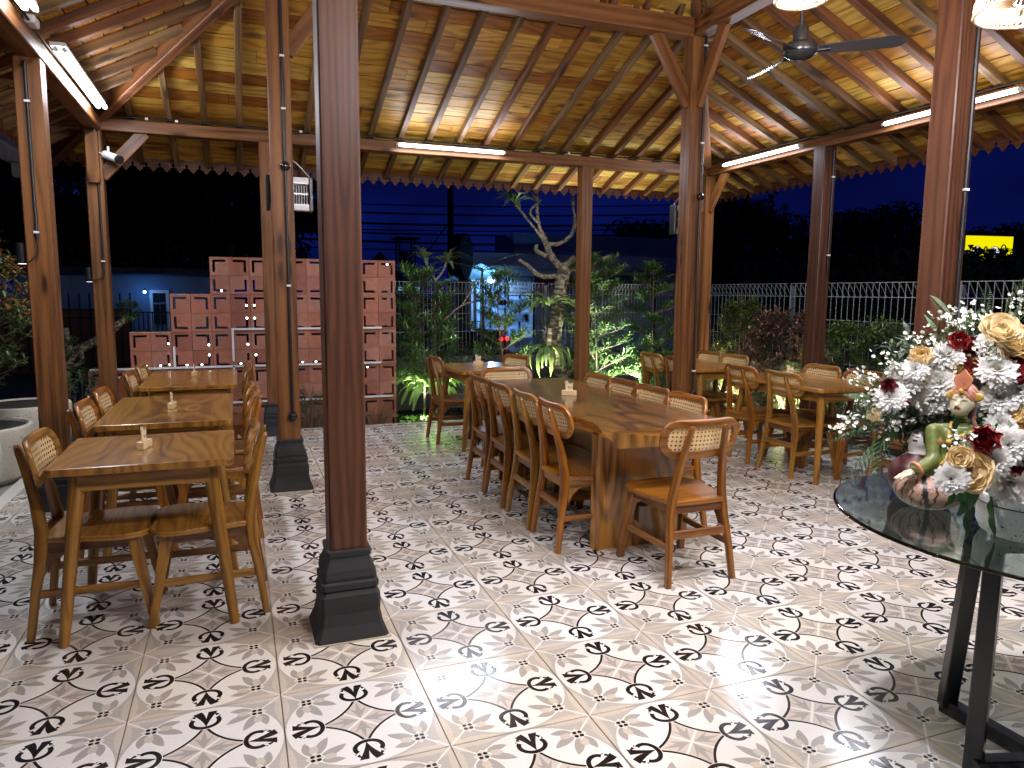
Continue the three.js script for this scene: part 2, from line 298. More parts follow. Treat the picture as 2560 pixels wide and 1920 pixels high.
function column(label, x, z, w, top, base, opt = {}) {
  const o = thing('column', label, 'column', 'timber columns of the pavilion', [x, 0, z], 0, 'structure');
  const bh = base ? base * 1.22 : 0;
  const sh = beamGeo(top - bh + 0.02, w, w, 0.007); grain(sh, 0, 2.6, 0.34, grainSeed(), grainSeed());
  sh.rotateZ(Math.PI / 2).translate(0, (top + bh) / 2 - 0.01, 0);
  mesh('shaft', sh, opt.mat ?? M.post, o);
  if (base) {
    const b = mesh('base', plinth(base, bh), M.blackMatt, o);
    mesh('mortar_edge', boxg(base * 1.03, 0.006, base * 1.03, 0, 0.003, 0), S([0.5, 0.43, 0.3], 0.9), o);
  }
  // black conduit with clips and round junction boxes, on the front face
  if (opt.pipe) {
    const { px = 0, y0, y1, balls = [], clips = [], side = 0, tail } = opt.pipe;
    const g = new THREE.Group(); g.name = 'conduit'; o.add(g);
    const zf = w / 2 + 0.012, parts = [cyl(0.0105, 0.0105, y1 - y0, px, (y0 + y1) / 2, zf, 10)];
    mesh('pipe', parts, M.black, g);
    for (const y of balls) { const q = new THREE.SphereGeometry(0.034, 16, 12).scale(1, 1, 0.7).translate(px, y, zf + 0.008); mesh('junction_box', q, S([0.012, 0.012, 0.013], 0.15), g); }
    for (const y of clips) mesh('clip', [boxg(0.03, 0.013, 0.02, px, y, zf + 0.004)], M.white, g);
    if (tail) mesh('cable', tube(tail.map(p => [p[0], p[1], p[2]]), 0.005, 20, 6), M.cable, g);
  }
  if (opt.spot) {                                  // small downlight on the outer face
    const [sx, sy, sz] = opt.spot, g = new THREE.Group(); g.name = 'downlight'; o.add(g);
    mesh('housing', cyl(0.03, 0.03, 0.13, sx, sy, sz, 18), M.black, g);
    mesh('lens', cyl(0.022, 0.022, 0.004, sx, sy - 0.067, sz, 18), S([0.8, 0.8, 0.8], 0.4, { emissive: new THREE.Color(1, 0.95, 0.9), emissiveIntensity: 1.5 }), g);
    const l = new THREE.SpotLight(0xfff2e0, 0.8, 4, 0.55, 0.8, 2); l.position.set(sx, sy - 0.08, sz); l.target.position.set(sx, 0, sz - 0.02); l.castShadow = true; g.add(l, l.target);
  }
  for (const b of opt.braces ?? []) {              // [from, to]: a plank-like brace up to the beam
    mesh('brace', bar(V(...b[0]), V(...b[1]), b[2] ?? 0.1, b[3] ?? 0.045, 0.004), M.beam, o);
  }
  return o;
}
const pb = (d, w, t, h, run) => [[d[0] * (w / 2 - 0.02), t - h, d[1] * (w / 2 - 0.02)], [d[0] * run, t + 0.01, d[1] * run], 0.11, 0.05];
column('big near column on a black moulded base, alone in the middle of the floor', -0.19, IZ1, 0.156, RING_B, 0.31, { braces: [pb([1, 0], 0.156, RING_B, 0.5, 0.42)] });
column('column with two black junction balls and an insect lamp behind it', IX0 - 0.03, IZ0, 0.15, RING_B, 0.31, { mat: M.beam, pipe: { px: 0.02, y0: 0.55, y1: RING_B, balls: [2.33, 0.55], clips: [3.07, 2.72, 1.5] }, braces: [pb([1, 0], 0.15, RING_B, 0.5, 0.42)] });
column('column with two diagonal braces at the top, behind the long slab table', IX1 - 0.02, IZ0, 0.15, RING_B, 0.31, { mat: M.beam, pipe: { px: 0.04, y0: 0.57, y1: RING_B + 0.1, balls: [2.3, 0.57], clips: [3.55, 2.75, 0.78] }, braces: [pb([-1, 0], 0.15, RING_B, 0.55, 0.4), pb([0, 1], 0.15, RING_B, 0.55, 0.4)] });
column('big column behind the flower arrangement with a conduit on its face', 3.2, IZ1, 0.16, RING_B, 0.31, { pipe: { px: 0.035, y0: 0.3, y1: RING_B, clips: [2.05] }, braces: [pb([0, -1], 0.16, RING_B, 0.55, 0.4)] });
column('left outer column with a small downlight, behind the nearest left table', OX0 - 0.02, -2.93, 0.15, BEAM_B, 0.27, { mat: M.beam, pipe: { px: -0.005, y0: 1.78, y1: 2.86, clips: [2.62, 1.82], tail: [[-0.005, 1.8, 0.09], [-0.01, 1.68, 0.095], [-0.06, 1.63, 0.095], [-0.1, 1.63, 0.06]] }, spot: [-0.115, 1.69, 0.0] });
column('slim corner column with a camera, a cable and a small downlight', OX0 - 0.01, OZ0, 0.14, BEAM_B, 0.27, { mat: M.beam, pipe: { px: 0.03, y0: 1.62, y1: 2.8, clips: [2.68, 1.72], tail: [[0.03, 1.64, 0.085], [0.02, 1.58, 0.09], [-0.04, 1.55, 0.09], [-0.1, 1.56, 0.05]] }, spot: [-0.105, 1.6, 0.0], braces: [pb([1, 0], 0.14, BEAM_B, 0.4, 0.42), [[0, 2.42, 0.09], [0, 2.86, 0.12], 0.06, 0.1]] });
column('slim far column in front of the breeze block wall', -0.27, OZ0, 0.13, BEAM_B, 0.27, { mat: M.beam });
column('slim far column in front of the old frangipani', 3.2, OZ0, 0.135, BEAM_B, 0.2, { mat: M.beam, pipe: { px: 0.02, y0: 0.35, y1: 0.45, balls: [0.45] } });
column('far corner column hidden behind the braced column', OX1, OZ0, 0.13, BEAM_B, 0.2, { mat: M.beam, braces: [pb([-1, 0], 0.13, BEAM_B, 0.4, 0.36), pb([0, 1], 0.13, BEAM_B, 0.4, 0.36)] });
column('slim column on the right edge between the dark shrubs', OX1 - 0.02, -3.17, 0.15, BEAM_B, 0.2, { pipe: { px: 0.03, y0: 1.72, y1: 2.85, clips: [2.6, 1.85], tail: [[0.03, 1.74, 0.09], [0.035, 1.67, 0.09], [0.06, 1.62, 0.085]] } });

// ---------------------------------------------------------------- beams
function beam(label, A, B, h, w, mat = M.beam, extra) { const o = mesh('beam', bar(V(...A), V(...B), h, w, 0.006, 2.6, 0.34), mat); tag(o, label, 'beam', 'timber beams of the pavilion', 'structure'); extra?.(o); return o; }
const by = (BEAM_B + BEAM_T) / 2, ry = (RING_B + RING_T) / 2;
beam('long outer beam along the far eave carrying one tube lamp', [OX0 - 0.2, by, OZ0], [OX1 + 0.2, by, OZ0], 0.11, 0.13, M.beam, o => {
  mesh('cable', tube([[-1.6, 3.015, -5.025], [-1, 3.02, -5.03], [-0.2, 3.012, -5.02], [0.6, 3.022, -5.03], [1.6, 3.012, -5.02], [2.6, 3.02, -5.03], [3.6, 3.012, -5.02], [4.7, 3.016, -5.03]], 0.009, 80, 5), M.cable, o);
  for (const x of [-1.3, -1.05, 0.06, 2.95]) mesh('clip', boxg(0.025, 0.02, 0.03, x, 3.012, -5.022), M.white, o);
});
beam('outer beam along the right side carrying two tube lamps', [OX1, by - 0.002, OZ0 + 0.07], [OX1, by - 0.002, OZ1 + 0.2], 0.11, 0.13, M.beam, o => mesh('cable', tube([[4.8, 3.016, -4.9], [4.81, 3.02, -4.2], [4.8, 3.014, -3.5], [4.81, 3.02, -2.4], [4.8, 3.014, -1.4], [4.81, 3.018, -0.4]], 0.008, 60, 5), M.cable, o));
beam('outer beam along the left side carrying the double tube lamps', [OX0, by - 0.002, OZ0 + 0.07], [OX0, by - 0.002, OZ1 + 0.2], 0.11, 0.13, M.beam, o => {
  mesh('cable', tube([[-1.67, 3.013, -4.9], [-1.665, 3.02, -4], [-1.672, 3.012, -3], [-1.665, 3.02, -2.4], [-1.67, 3.014, -1.4]], 0.008, 60, 5), M.cable, o);
  mesh('switch_box', new RoundedBoxGeometry(0.06, 0.05, 0.13, 2, 0.012).translate(-1.665, 3.03, -2.62), M.white, o);
});
beam('near outer beam above the entrance side', [OX0 + 0.07, by, OZ1], [OX1 - 0.07, by, OZ1], 0.108, 0.13);
beam('far ring beam joining the two tall rear columns', [IX0 - 0.3, ry, IZ0], [IX1 + 0.12, ry, IZ0], 0.15, 0.14, M.beam);
beam('right ring beam between the braced column and the one by the flowers', [IX1 - 0.02, ry + 0.002, IZ0 + 0.075], [IX1 - 0.02, ry + 0.002, IZ1 + 0.3], 0.15, 0.14, M.beam);
beam('left ring beam between the two columns left of the middle', [IX0, ry + 0.002, IZ0 + 0.075], [IX0, ry + 0.002, IZ1 + 0.3], 0.15, 0.14, M.beam);
beam('near ring beam above the lone column', [IX0 + 0.075, ry, IZ1], [IX1 - 0.1, ry, IZ1], 0.15, 0.14, M.post);

// ---------------------------------------------------------------- roof: rafters, boards one by one, carved eave boards
const RR = rng(99);
// slope: lower corners L0, L1 (at the eave), upper corners U0, U1: the underside plane of the rafters
function slope(label, L0, L1, U0, U1, o) {
  const R = thing('roof_slope', label, 'roof slope', 'boarded roof slopes', [0, 0, 0], 0, 'structure');
  const a = V(...L0), b = V(...L1), c = V(...U1), d = V(...U0);
  const along = b.clone().sub(a).normalize();
  const up = d.clone().sub(a).addScaledVector(along, -d.clone().sub(a).dot(along)); const H = up.length(); up.normalize();
  const n = along.clone().cross(up).normalize(); if (n.y < 0) n.negate();
  const P = (s, t, h = 0) => a.clone().addScaledVector(along, s).addScaledVector(up, t).addScaledVector(n, h);
  const LEN = a.distanceTo(b), sU0 = d.clone().sub(a).dot(along), sU1 = c.clone().sub(a).dot(along);
  const lo = t => sU0 * t / H, hi = t => LEN + (sU1 - LEN) * t / H;
  const rh = o.rh ?? 0.065, rw = o.rw ?? 0.055, merged = [];
  // rafters
  for (let s = o.first ?? 0.2; s < LEN; s += o.step) {
    const s2 = s + (RR() - 0.5) * 0.02; let t1 = H; if (s2 < sU0) t1 = Math.min(t1, H * s2 / sU0); if (s2 > sU1) t1 = Math.min(t1, H * (LEN - s2) / (LEN - sU1));
    if (t1 < 0.12) continue;
    const g = bar(P(s2, 0.0, rh / 2), P(s2, t1 - 0.02, rh / 2), rh, rw * (0.92 + RR() * 0.16), 0.004, 2.4, 0.4, n);
    if (o.merge) merged.push(g); else mesh('rafter', g, [M.rafter, M.rafterB, M.rafterC, M.rafter][Math.floor(RR() * 4)], R);
  }
  // boards across the rafters
  const bw = o.bw ?? 0.163, th = 0.018;
  for (let t = -0.03, k = 0; t < H + 0.05; t += bw, k++) {
    const tm = clamp(t + bw / 2, 0, H), s0 = lo(tm) - 0.06, s1 = hi(tm) + 0.06; let s = s0 - RR() * 0.3;
    while (s < s1) {
      const L = (o.long ?? 1.6) * (0.55 + RR() * 0.8), e0 = Math.max(s, s0), e1 = Math.min(s + L, s1); s += L;
      if (e1 - e0 < 0.05) continue;
      const lift = RR() * 0.003, gap = o.gap ?? 0.01;
      const g = grain(new THREE.BoxGeometry(e1 - e0 - 0.004, th, bw - gap), 0, 4.0, 1.0, RR() * 5, RR() * 5);
      g.applyMatrix4(new THREE.Matrix4().makeBasis(along, n, along.clone().cross(n)).setPosition(P((e0 + e1) / 2, t + bw / 2, rh + th / 2 + 0.001 + lift)));
      if (o.merge) merged.push(g); else mesh('roof_board', g, M.planks[Math.floor(RR() * M.planks.length)], R);
    }
  }
  if (o.merge) mesh('roof_boards', merged, M.planks[0], R, 'stuff');
  // tiles' underlay closes the roof from above
  const cover = new THREE.BufferGeometry(); const q = [P(-0.08, -0.05, rh + 0.05), P(LEN + 0.08, -0.05, rh + 0.05), P(sU1 + 0.04, H + 0.03, rh + 0.05), P(sU0 - 0.04, H + 0.03, rh + 0.05)], q2 = q.map(p => p.clone().addScaledVector(n, 0.04));
  const F = [...q, ...q2], id = [0, 1, 2, 0, 2, 3, 4, 6, 5, 4, 7, 6, 0, 4, 5, 0, 5, 1, 1, 5, 6, 1, 6, 2, 2, 6, 7, 2, 7, 3, 3, 7, 4, 3, 4, 0];
  cover.setAttribute('position', new THREE.Float32BufferAttribute(F.flatMap(p => [p.x, p.y, p.z]), 3)); cover.setIndex(id); mesh('roof_covering', cover.toNonIndexed(), S([0.02, 0.012, 0.01], 0.95), R);
  // carved eave board
  if (o.fascia) {
    const tooth = new THREE.Shape(), w = 0.125, h = 0.15;
    tooth.moveTo(-w / 2, h); tooth.lineTo(w / 2, h); tooth.lineTo(w / 2, 0.088); tooth.quadraticCurveTo(w / 2 - 0.018, 0.085, w / 2 - 0.013, 0.073); tooth.quadraticCurveTo(w / 2 - 0.006, 0.066, w / 2 - 0.01, 0.06); tooth.lineTo(w / 2 - 0.006, 0.05); tooth.quadraticCurveTo(w / 2 - 0.03, 0.046, 0.022, 0.022); tooth.lineTo(0, 0);
    tooth.lineTo(-0.022, 0.022); tooth.quadraticCurveTo(-w / 2 + 0.03, 0.046, -w / 2 + 0.006, 0.05); tooth.lineTo(-w / 2 + 0.01, 0.06); tooth.quadraticCurveTo(-w / 2 + 0.006, 0.066, -w / 2 + 0.013, 0.073); tooth.quadraticCurveTo(-w / 2 + 0.018, 0.085, -w / 2, 0.088); tooth.closePath();
    const tg = new THREE.ExtrudeGeometry(tooth, { depth: 0.014, bevelEnabled: false, curveSegments: 3 }); grain(tg, 0, 1, 0.3, 0.2, 0.4);
    const N = Math.round(LEN / w), dirOut = up.clone().setY(0).normalize().negate();
    const fg = new THREE.Group(); fg.name = 'eave_board'; R.add(fg);
    for (let i = 0; i < N; i++) {
      const m = new THREE.Mesh(tg, M.fascia); m.name = 'carved_tooth'; m.castShadow = m.receiveShadow = true;
      const base = a.clone().addScaledVector(along, (i + 0.5) * LEN / N).addScaledVector(dirOut, 0.012); base.y = a.y - 0.055;
      const X = along.clone(), Z = X.clone().cross(V(0, 1, 0)); new THREE.Matrix4().makeBasis(X.multiplyScalar(LEN / N / w), V(0, 1, 0), Z).setPosition(base).decompose(m.position, m.quaternion, m.scale); fg.add(m);
    }
  }
  return R;
}
const EV = 2.725, ex0 = OX0 - 0.54, ex1 = OX1 + 0.62, ez0 = OZ0 - 0.78, ez1 = OZ1 + 0.78, RT = RING_T + 0.012, ix0 = IX0 - 0.02, ix1 = IX1 - 0.01;
slope('far boarded roof slope above the long eave', [ex0, EV, ez0], [ex1, EV, ez0], [ix0, RT, IZ0], [ix1, RT, IZ0], { first: 0.232, step: 0.31, fascia: true });
slope('right boarded roof slope above the two tube lamps', [ex1, EV, ez0], [ex1, EV, ez1], [ix1, RT, IZ0], [ix1, RT, IZ1], { first: 0.25, step: 0.3, fascia: true, rw: 0.062 });
slope('left boarded roof slope above the corner column', [ex0, EV, ez1], [ex0, EV, ez0], [ix0, RT, IZ1], [ix0, RT, IZ0], { first: 0.1, step: 0.31, fascia: true, bw: 0.15 });
slope('near boarded roof slope over the entrance side', [ex1, EV, ez1], [ex0, EV, ez1], [ix1, RT, IZ1], [ix0, RT, IZ1], { first: 0.2, step: 0.31, merge: true });
{ // steep upper roof
  const Y = RT + 0.01, ty = Y + 1.95, m = (IZ0 + IZ1) / 2, xa = ix0 + 1.2, xb = ix1 - 1.2;
  slope('steep far slope of the upper roof', [ix0, Y, IZ0], [ix1, Y, IZ0], [xa, ty, m], [xb, ty, m], { first: 0.15, step: 0.31 });
  slope('steep right slope of the upper roof', [ix1, Y, IZ0], [ix1, Y, IZ1], [xb, ty, m], [xb, ty, m + 0.001], { first: 0.15, step: 0.31 });
  slope('steep left slope of the upper roof', [ix0, Y, IZ1], [ix0, Y, IZ0], [xa, ty, m + 0.001], [xa, ty, m], { first: 0.15, step: 0.31, merge: true });
  slope('steep near slope of the upper roof', [ix1, Y, IZ1], [ix0, Y, IZ1], [xb, ty, m], [xa, ty, m], { first: 0.15, step: 0.31, merge: true });
}
for (const [lab, A, B] of [['hip rafter rising from the left corner column', [ex0 + 0.02, EV + 0.0, ez0 + 0.02], [ix0, RT + 0.02, IZ0]], ['hip rafter rising from the far right corner', [ex1 - 0.02, EV, ez0 + 0.02], [ix1, RT + 0.02, IZ0]]])
  tag(mesh('hip_rafter', bar(V(...A), V(...B), 0.15, 0.085, 0.006, 2.6, 0.34), M.rafterC), lab, 'hip rafter', 'hip rafters', 'structure');
{ const Y = RT; tag(mesh('hip_rafter', bar(V(ix1, Y + 0.02, IZ0), V(ix1 - 1.2, Y + 1.95, (IZ0 + IZ1) / 2), 0.1, 0.08, 0.005), M.rafterC), 'steep hip rafter above the braced column', 'hip rafter', 'hip rafters', 'structure'); }

// ---------------------------------------------------------------- tube lamps
M.glow = S([0.9, 0.9, 0.9], 0.5, { emissive: new THREE.Color(1, 0.98, 0.93), emissiveIntensity: TUBE_GLOW });
function tubeLamp(label, A, B, inward, opts = {}) {          // inward: horizontal direction towards the room
  const a = V(...A), b = V(...B), L = a.distanceTo(b), c = a.clone().add(b).multiplyScalar(0.5), o = thing('tube_lamp', label, 'tube lamp', 'LED tube lamps on the outer beams', [c.x, c.y, c.z], 0);
  const dir = b.clone().sub(a).normalize(), I = V(...inward);
  const place = g => g.applyMatrix4(new THREE.Matrix4().makeBasis(dir, V(0, 1, 0), dir.clone().cross(V(0, 1, 0))));
  const n = opts.double ? 2 : 1;
  mesh('batten', place(boxg(L, 0.022, n === 2 ? 0.09 : 0.028)).translate(-I.x * 0.012, n === 2 ? 0.02 : 0, -I.z * 0.012), M.white, o);
  for (let k = 0; k < n; k++) {
    const off = n === 2 ? (k - 0.5) * 0.05 : 0.016;
    mesh('tube', place(new THREE.CapsuleGeometry(0.0185, L - 0.06, 4, 12).rotateZ(Math.PI / 2)).translate(I.x * off, n === 2 ? -0.012 : 0, I.z * off), M.glow, o);
    for (const s of [-1, 1]) mesh('end_cap', place(cyl(0.016, 0.016, 0.03, 0, 0, 0, 12).rotateZ(Math.PI / 2).translate(s * (L / 2 - 0.012), 0, 0)).translate(I.x * off, n === 2 ? -0.012 : 0, I.z * off), M.white, o);
  }
  for (const [tilt, k] of [[-1.5, TUBE_DOWN], [0.5, TUBE_UP]]) {
    const l = new THREE.RectAreaLight(0xe8efff, k * (opts.power ?? 1), L, 0.035), t = I.clone().multiplyScalar(Math.cos(tilt)).add(V(0, Math.sin(tilt), 0));
    const p = I.clone().multiplyScalar(tilt < 0 ? 0.085 : 0.13).add(V(0, -0.015, 0)); l.position.copy(p); o.add(l); o.updateMatrixWorld(true); l.lookAt(c.clone().add(p).add(t));
  }
}
tubeLamp('bright tube lamp on the far beam', [1.0, 2.955, -4.995], [2.18, 2.955, -4.995], [0, 0, 1]);
tubeLamp('tube lamp at the far end of the right beam', [4.77, 2.945, -4.66], [4.77, 2.945, -3.42], [-1, 0, 0]);
tubeLamp('tube lamp on the right beam passing behind the big column', [4.77, 2.945, -2.41], [4.77, 2.945, -1.2], [-1, 0, 0]);
tubeLamp('wide double tube lamp on the left beam by the corner column', [-1.6, 3.01, -4.62], [-1.6, 3.01, -3.02], [1, 0, 0], { double: true });
tubeLamp('double tube lamp on the left beam nearest the camera', [-1.6, 3.01, -2.3], [-1.6, 3.01, -1.1], [1, 0, 0], { double: true });
tubeLamp('tube lamp on the entrance beam, left half', [0.1, 2.95, 1.565], [1.3, 2.95, 1.565], [0, 0, -1]);
tubeLamp('tube lamp on the entrance beam, right half', [2.4, 2.95, 1.565], [3.6, 2.95, 1.565], [0, 0, -1]);
// ---------------------------------------------------------------- chairs
// the back panel is a sheet bent round a vertical axis, in a frame with fully rounded ends
const BACK = { w: 0.47, h: 0.205, b: 0.04, R: 0.75, t: 0.022 };
function roundShape(w, h, r, path = new THREE.Shape()) { const x = w / 2, y = h / 2; path.moveTo(-x + r, -y); path.lineTo(x - r, -y); path.absarc(x - r, -y + r, r, -Math.PI / 2, 0); path.lineTo(x, y - r); path.absarc(x - r, y - r, r, 0, Math.PI / 2); path.lineTo(-x + r, y); path.absarc(-x + r, y - r, r, Math.PI / 2, Math.PI); path.lineTo(-x, -y + r); path.absarc(-x + r, -y + r, r, Math.PI, Math.PI * 1.5); return path; }
function ringStrip(w, h, r, w2, h2, r2, t, bend) {   // closed frame of rounded rectangular section between two outlines
  const N = 56, A = roundShape(w, h, r).getSpacedPoints(N).slice(0, N), B = roundShape(w2, h2, r2).getSpacedPoints(N).slice(0, N), pos = [], idx = [], uv = [];
  const c = 0.004, prof = [[0, -t / 2 + c], [0.1, -t / 2], [0.9, -t / 2], [1, -t / 2 + c], [1, t / 2 - c], [0.9, t / 2], [0.1, t / 2], [0, t / 2 - c]];
  for (let i = 0; i < N; i++) for (const [k, z] of prof) { const x = mix(A[i].x, B[i].x, k), y = mix(A[i].y, B[i].y, k); pos.push(x, y, z); uv.push(x / 1.2 + 0.2, y / 0.3 + z / 0.3); }
  for (let i = 0; i < N; i++) for (let j = 0; j < 8; j++) { const a = i * 8 + j, b = i * 8 + (j + 1) % 8, d = ((i + 1) % N) * 8; idx.push(a, d + (b % 8), b, a, d + (a % 8), d + (b % 8)); }
  const g = new THREE.BufferGeometry(); g.setAttribute('position', new THREE.Float32BufferAttribute(pos, 3)); g.setAttribute('uv', new THREE.Float32BufferAttribute(uv, 2)); g.setIndex(idx); bend(g); g.computeVertexNormals(); return g;
}
function bendBack(g) { const p = g.attributes.position, { R } = BACK; for (let i = 0; i < p.count; i++) { const a = p.getX(i) / R, r = R + p.getZ(i); p.setX(i, Math.sin(a) * (R - p.getZ(i))); p.setZ(i, R - Math.cos(a) * (R - p.getZ(i))); } }
const chairProto = (() => {
  const o = new THREE.Group();
  const seatY = 0.43;
  // seat: broad rounded front, narrow rear
  const s = new THREE.Shape(); s.moveTo(-0.15, -0.2); s.quadraticCurveTo(-0.19, -0.05, -0.215, 0.1); s.quadraticCurveTo(-0.225, 0.2, -0.15, 0.228); s.quadraticCurveTo(0, 0.252, 0.15, 0.228); s.quadraticCurveTo(0.225, 0.2, 0.215, 0.1); s.quadraticCurveTo(0.19, -0.05, 0.15, -0.2); s.quadraticCurveTo(0, -0.212, -0.15, -0.2);
  const sg = new THREE.ExtrudeGeometry(s, { depth: 0.014, bevelEnabled: true, bevelThickness: 0.006, bevelSize: 0.006, bevelSegments: 2, curveSegments: 8 }).rotateX(Math.PI / 2).translate(0, seatY - 0.006, 0);
  { const p = sg.attributes.position; for (let i = 0; i < p.count; i++) { const x = p.getX(i), z = -p.getZ(i); p.setZ(i, -z); } }
  const seat = grain(sg, 0, 1.4, 0.35, 0.3, 0.2);
  mesh('seat', seat, M.teak, o);
  // rear posts: bent boards from floor to the top of the back
  const post = sgn => {
    const K = [[0, 0.195, -0.238, 0.03, 0.03], [0.2, 0.178, -0.212, 0.031, 0.036], [0.33, 0.162, -0.19, 0.032, 0.047], [0.45, 0.148, -0.182, 0.032, 0.05], [0.58, 0.13, -0.2, 0.031, 0.042], [0.7, 0.113, -0.228, 0.03, 0.034], [0.8, 0.1, -0.256, 0.028, 0.026], [0.818, 0.098, -0.262, 0.018, 0.015]];
    const pos = [], idx = [], uv = []; K.forEach(([y, x, z, w, d]) => { for (const [a, b] of [[-1, -0.7], [-0.7, -1], [0.7, -1], [1, -0.7], [1, 0.7], [0.7, 1], [-0.7, 1], [-1, 0.7]]) { pos.push(sgn * (x) + a * w / 2, y, z + b * d / 2); uv.push(y / 1.2 + sgn * 0.3 + 0.4, (a * w + b * d) / 2 / 0.3 + 0.3 + sgn * 0.2); } });
    for (let i = 0; i < K.length - 1; i++) for (let j = 0; j < 8; j++) { const a = i * 8 + j, b = i * 8 + (j + 1) % 8; idx.push(a, b + 8, b, a, a + 8, b + 8); }
    const e = (K.length - 1) * 8; for (let j = 1; j < 7; j++) idx.push(e, e + j + 1, e + j, 0, j, j + 1);
    const g = new THREE.BufferGeometry(); g.setAttribute('position', new THREE.Float32BufferAttribute(pos, 3)); g.setAttribute('uv', new THREE.Float32BufferAttribute(uv, 2)); g.setIndex(idx); g.computeVertexNormals(); return g;
  };
  mesh('rear_leg', post(-1), M.teak, o); mesh('rear_leg', post(1), M.teak, o);
  for (const k of [-1, 1]) mesh('front_leg', taper(V(k * 0.2, 0, 0.236), V(k * 0.165, seatY - 0.02, 0.16), 0.016, 0.024, 4), M.teak, o);
  const rail = [bar(V(-0.15, 0.385, 0.165), V(0.15, 0.385, 0.165), 0.05, 0.02, 0.003, 1.2, 0.3), bar(V(-0.14, 0.385, -0.185), V(0.14, 0.385, -0.185), 0.05, 0.02, 0.003, 1.2, 0.3)];
  for (const k of [-1, 1]) {
    rail.push(bar(V(k * 0.15, 0.385, -0.18), V(k * 0.168, 0.385, 0.16), 0.05, 0.02, 0.003, 1.2, 0.3));
    const b = new THREE.Shape(); b.moveTo(0, 0); b.lineTo(0.085, 0); b.quadraticCurveTo(0.03, -0.02, 0, -0.09); b.closePath();
    rail.push(grain(new THREE.ExtrudeGeometry(b, { depth: 0.018, bevelEnabled: false, curveSegments: 4 }).rotateY(-Math.PI / 2).translate(k * 0.158 + 0.009, 0.362, -0.165), 1, 1.2, 0.3));
  }
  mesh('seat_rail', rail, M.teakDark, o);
  for (const k of [-1, 1]) mesh('stretcher', bar(V(k * 0.176, 0.19, -0.2), V(k * 0.186, 0.19, 0.205), 0.034, 0.017, 0.003, 1.2, 0.3), M.teak, o);
  mesh('stretcher', bar(V(-0.168, 0.255, -0.205), V(0.168, 0.255, -0.205), 0.042, 0.017, 0.003, 1.2, 0.3), M.teak, o);
  const { w, h, b, t } = BACK, set = g => g.rotateX(-0.2).translate(0, 0.742, -0.212);
  const back = mesh('backrest', set(ringStrip(w, h, h / 2 - 0.008, w - 2 * b, h - 2 * b, (h - 2 * b) / 2 - 0.012, t, bendBack)), M.teak, o);
  const cw = w - 2 * b + 0.012, ch = h - 2 * b + 0.012, cs = roundShape(cw, ch, ch / 2 - 0.012), cg = new THREE.ShapeGeometry(cs, 12);
  // finer sheet so that it bends with the frame: strips along x
  { const pos = [], uv = [], idx = [], N = 28; const rr = ch / 2 - 0.012, hw = cw / 2; for (let i = 0; i <= N; i++) { const x = mix(-hw, hw, i / N), e = Math.max(0, Math.abs(x) - (hw - rr)), y = ch / 2 - rr + Math.sqrt(Math.max(0, rr * rr - e * e)); for (const q of [-1, 1]) { pos.push(x, q * y, 0.004); uv.push(x / 0.0225, q * y / 0.0225); } if (i < N) { const a = i * 2; idx.push(a, a + 2, a + 1, a + 1, a + 2, a + 3); } }
    const g = new THREE.BufferGeometry(); g.setAttribute('position', new THREE.Float32BufferAttribute(pos, 3)); g.setAttribute('uv', new THREE.Float32BufferAttribute(uv, 2)); g.setIndex(idx); bendBack(g); g.computeVertexNormals(); set(g); mesh('cane_panel', g, M.cane, back); }
  // thin cane border
  mesh('cane_border', set(ringStrip(cw + 0.004, ch + 0.004, ch / 2 - 0.011, cw - 0.006, ch - 0.006, ch / 2 - 0.016, 0.014, bendBack)), S([0.66, 0.44, 0.2], 0.5), back);
  return o;
})();
const CR = rng(301);
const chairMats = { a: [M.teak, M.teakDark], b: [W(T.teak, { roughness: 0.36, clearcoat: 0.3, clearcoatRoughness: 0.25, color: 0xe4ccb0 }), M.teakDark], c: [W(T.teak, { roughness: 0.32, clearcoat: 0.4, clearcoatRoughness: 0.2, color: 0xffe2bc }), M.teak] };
function chair(label, group, x, z, turn, kind) {
  const o = chairProto.clone(); o.name = numbered('cane_back_chair'); o.position.set(x, 0, z); o.rotation.y = turn + (CR() - 0.5) * 0.04; scene.add(o);
  const [m1, m2] = chairMats[kind ?? 'abc'[Math.floor(CR() * 3)]]; for (const c of o.children) { if (c.material === M.teak) c.material = m1; else if (c.material === M.teakDark) c.material = m2; }
  return tag(o, label, 'chair', group);
}
const E = Math.PI / 2, gL = 'chairs round the left row of tables', gS = 'chairs round the long slab table', gR = 'chairs round the right tables';
chair('cane back chair left of the nearest left table, facing its number sign', gL, -1.215, -0.98, E, 'a');
chair('cane back chair right of the nearest left table, seat half under it', gL, -0.755, -0.95, -E, 'a');
chair('nearer chair on the left side of the middle left table', gL, -1.205, -1.95, E);
chair('farther chair on the left side of the middle left table', gL, -1.2, -2.5, E);
chair('nearer chair on the right side of the middle left table', gL, -0.74, -2.03, -E);
chair('farther chair on the right side of the middle left table', gL, -0.74, -2.53, -E);
chair('nearer chair on the left side of the last left table', gL, -1.17, -3.56, E);
chair('farther chair on the left side of the last left table', gL, -1.15, -4.1, E);
chair('nearer chair on the right side of the last left table', gL, -0.74, -3.62, -E);
chair('farther chair on the right side of the last left table', gL, -0.73, -4.12, -E);
const ord = ['nearest', 'second nearest', 'third nearest', 'farthest'];
[-1.19, -1.63, -2.11, -2.535].forEach((z, i) => chair(`${ord[i]} of the four chairs along the left side of the slab table`, gS, 1.295, z, E, 'cabb'[i]));
[-1.18, -1.58, -1.97, -2.36].forEach((z, i) => chair(`${ord[i]} of the four chairs along the right side of the slab table`, gS, 1.8, z, -E));
chair('cane back chair at the near end of the slab table, its back to the viewer', gS, 1.562, -0.6, Math.PI, 'b');
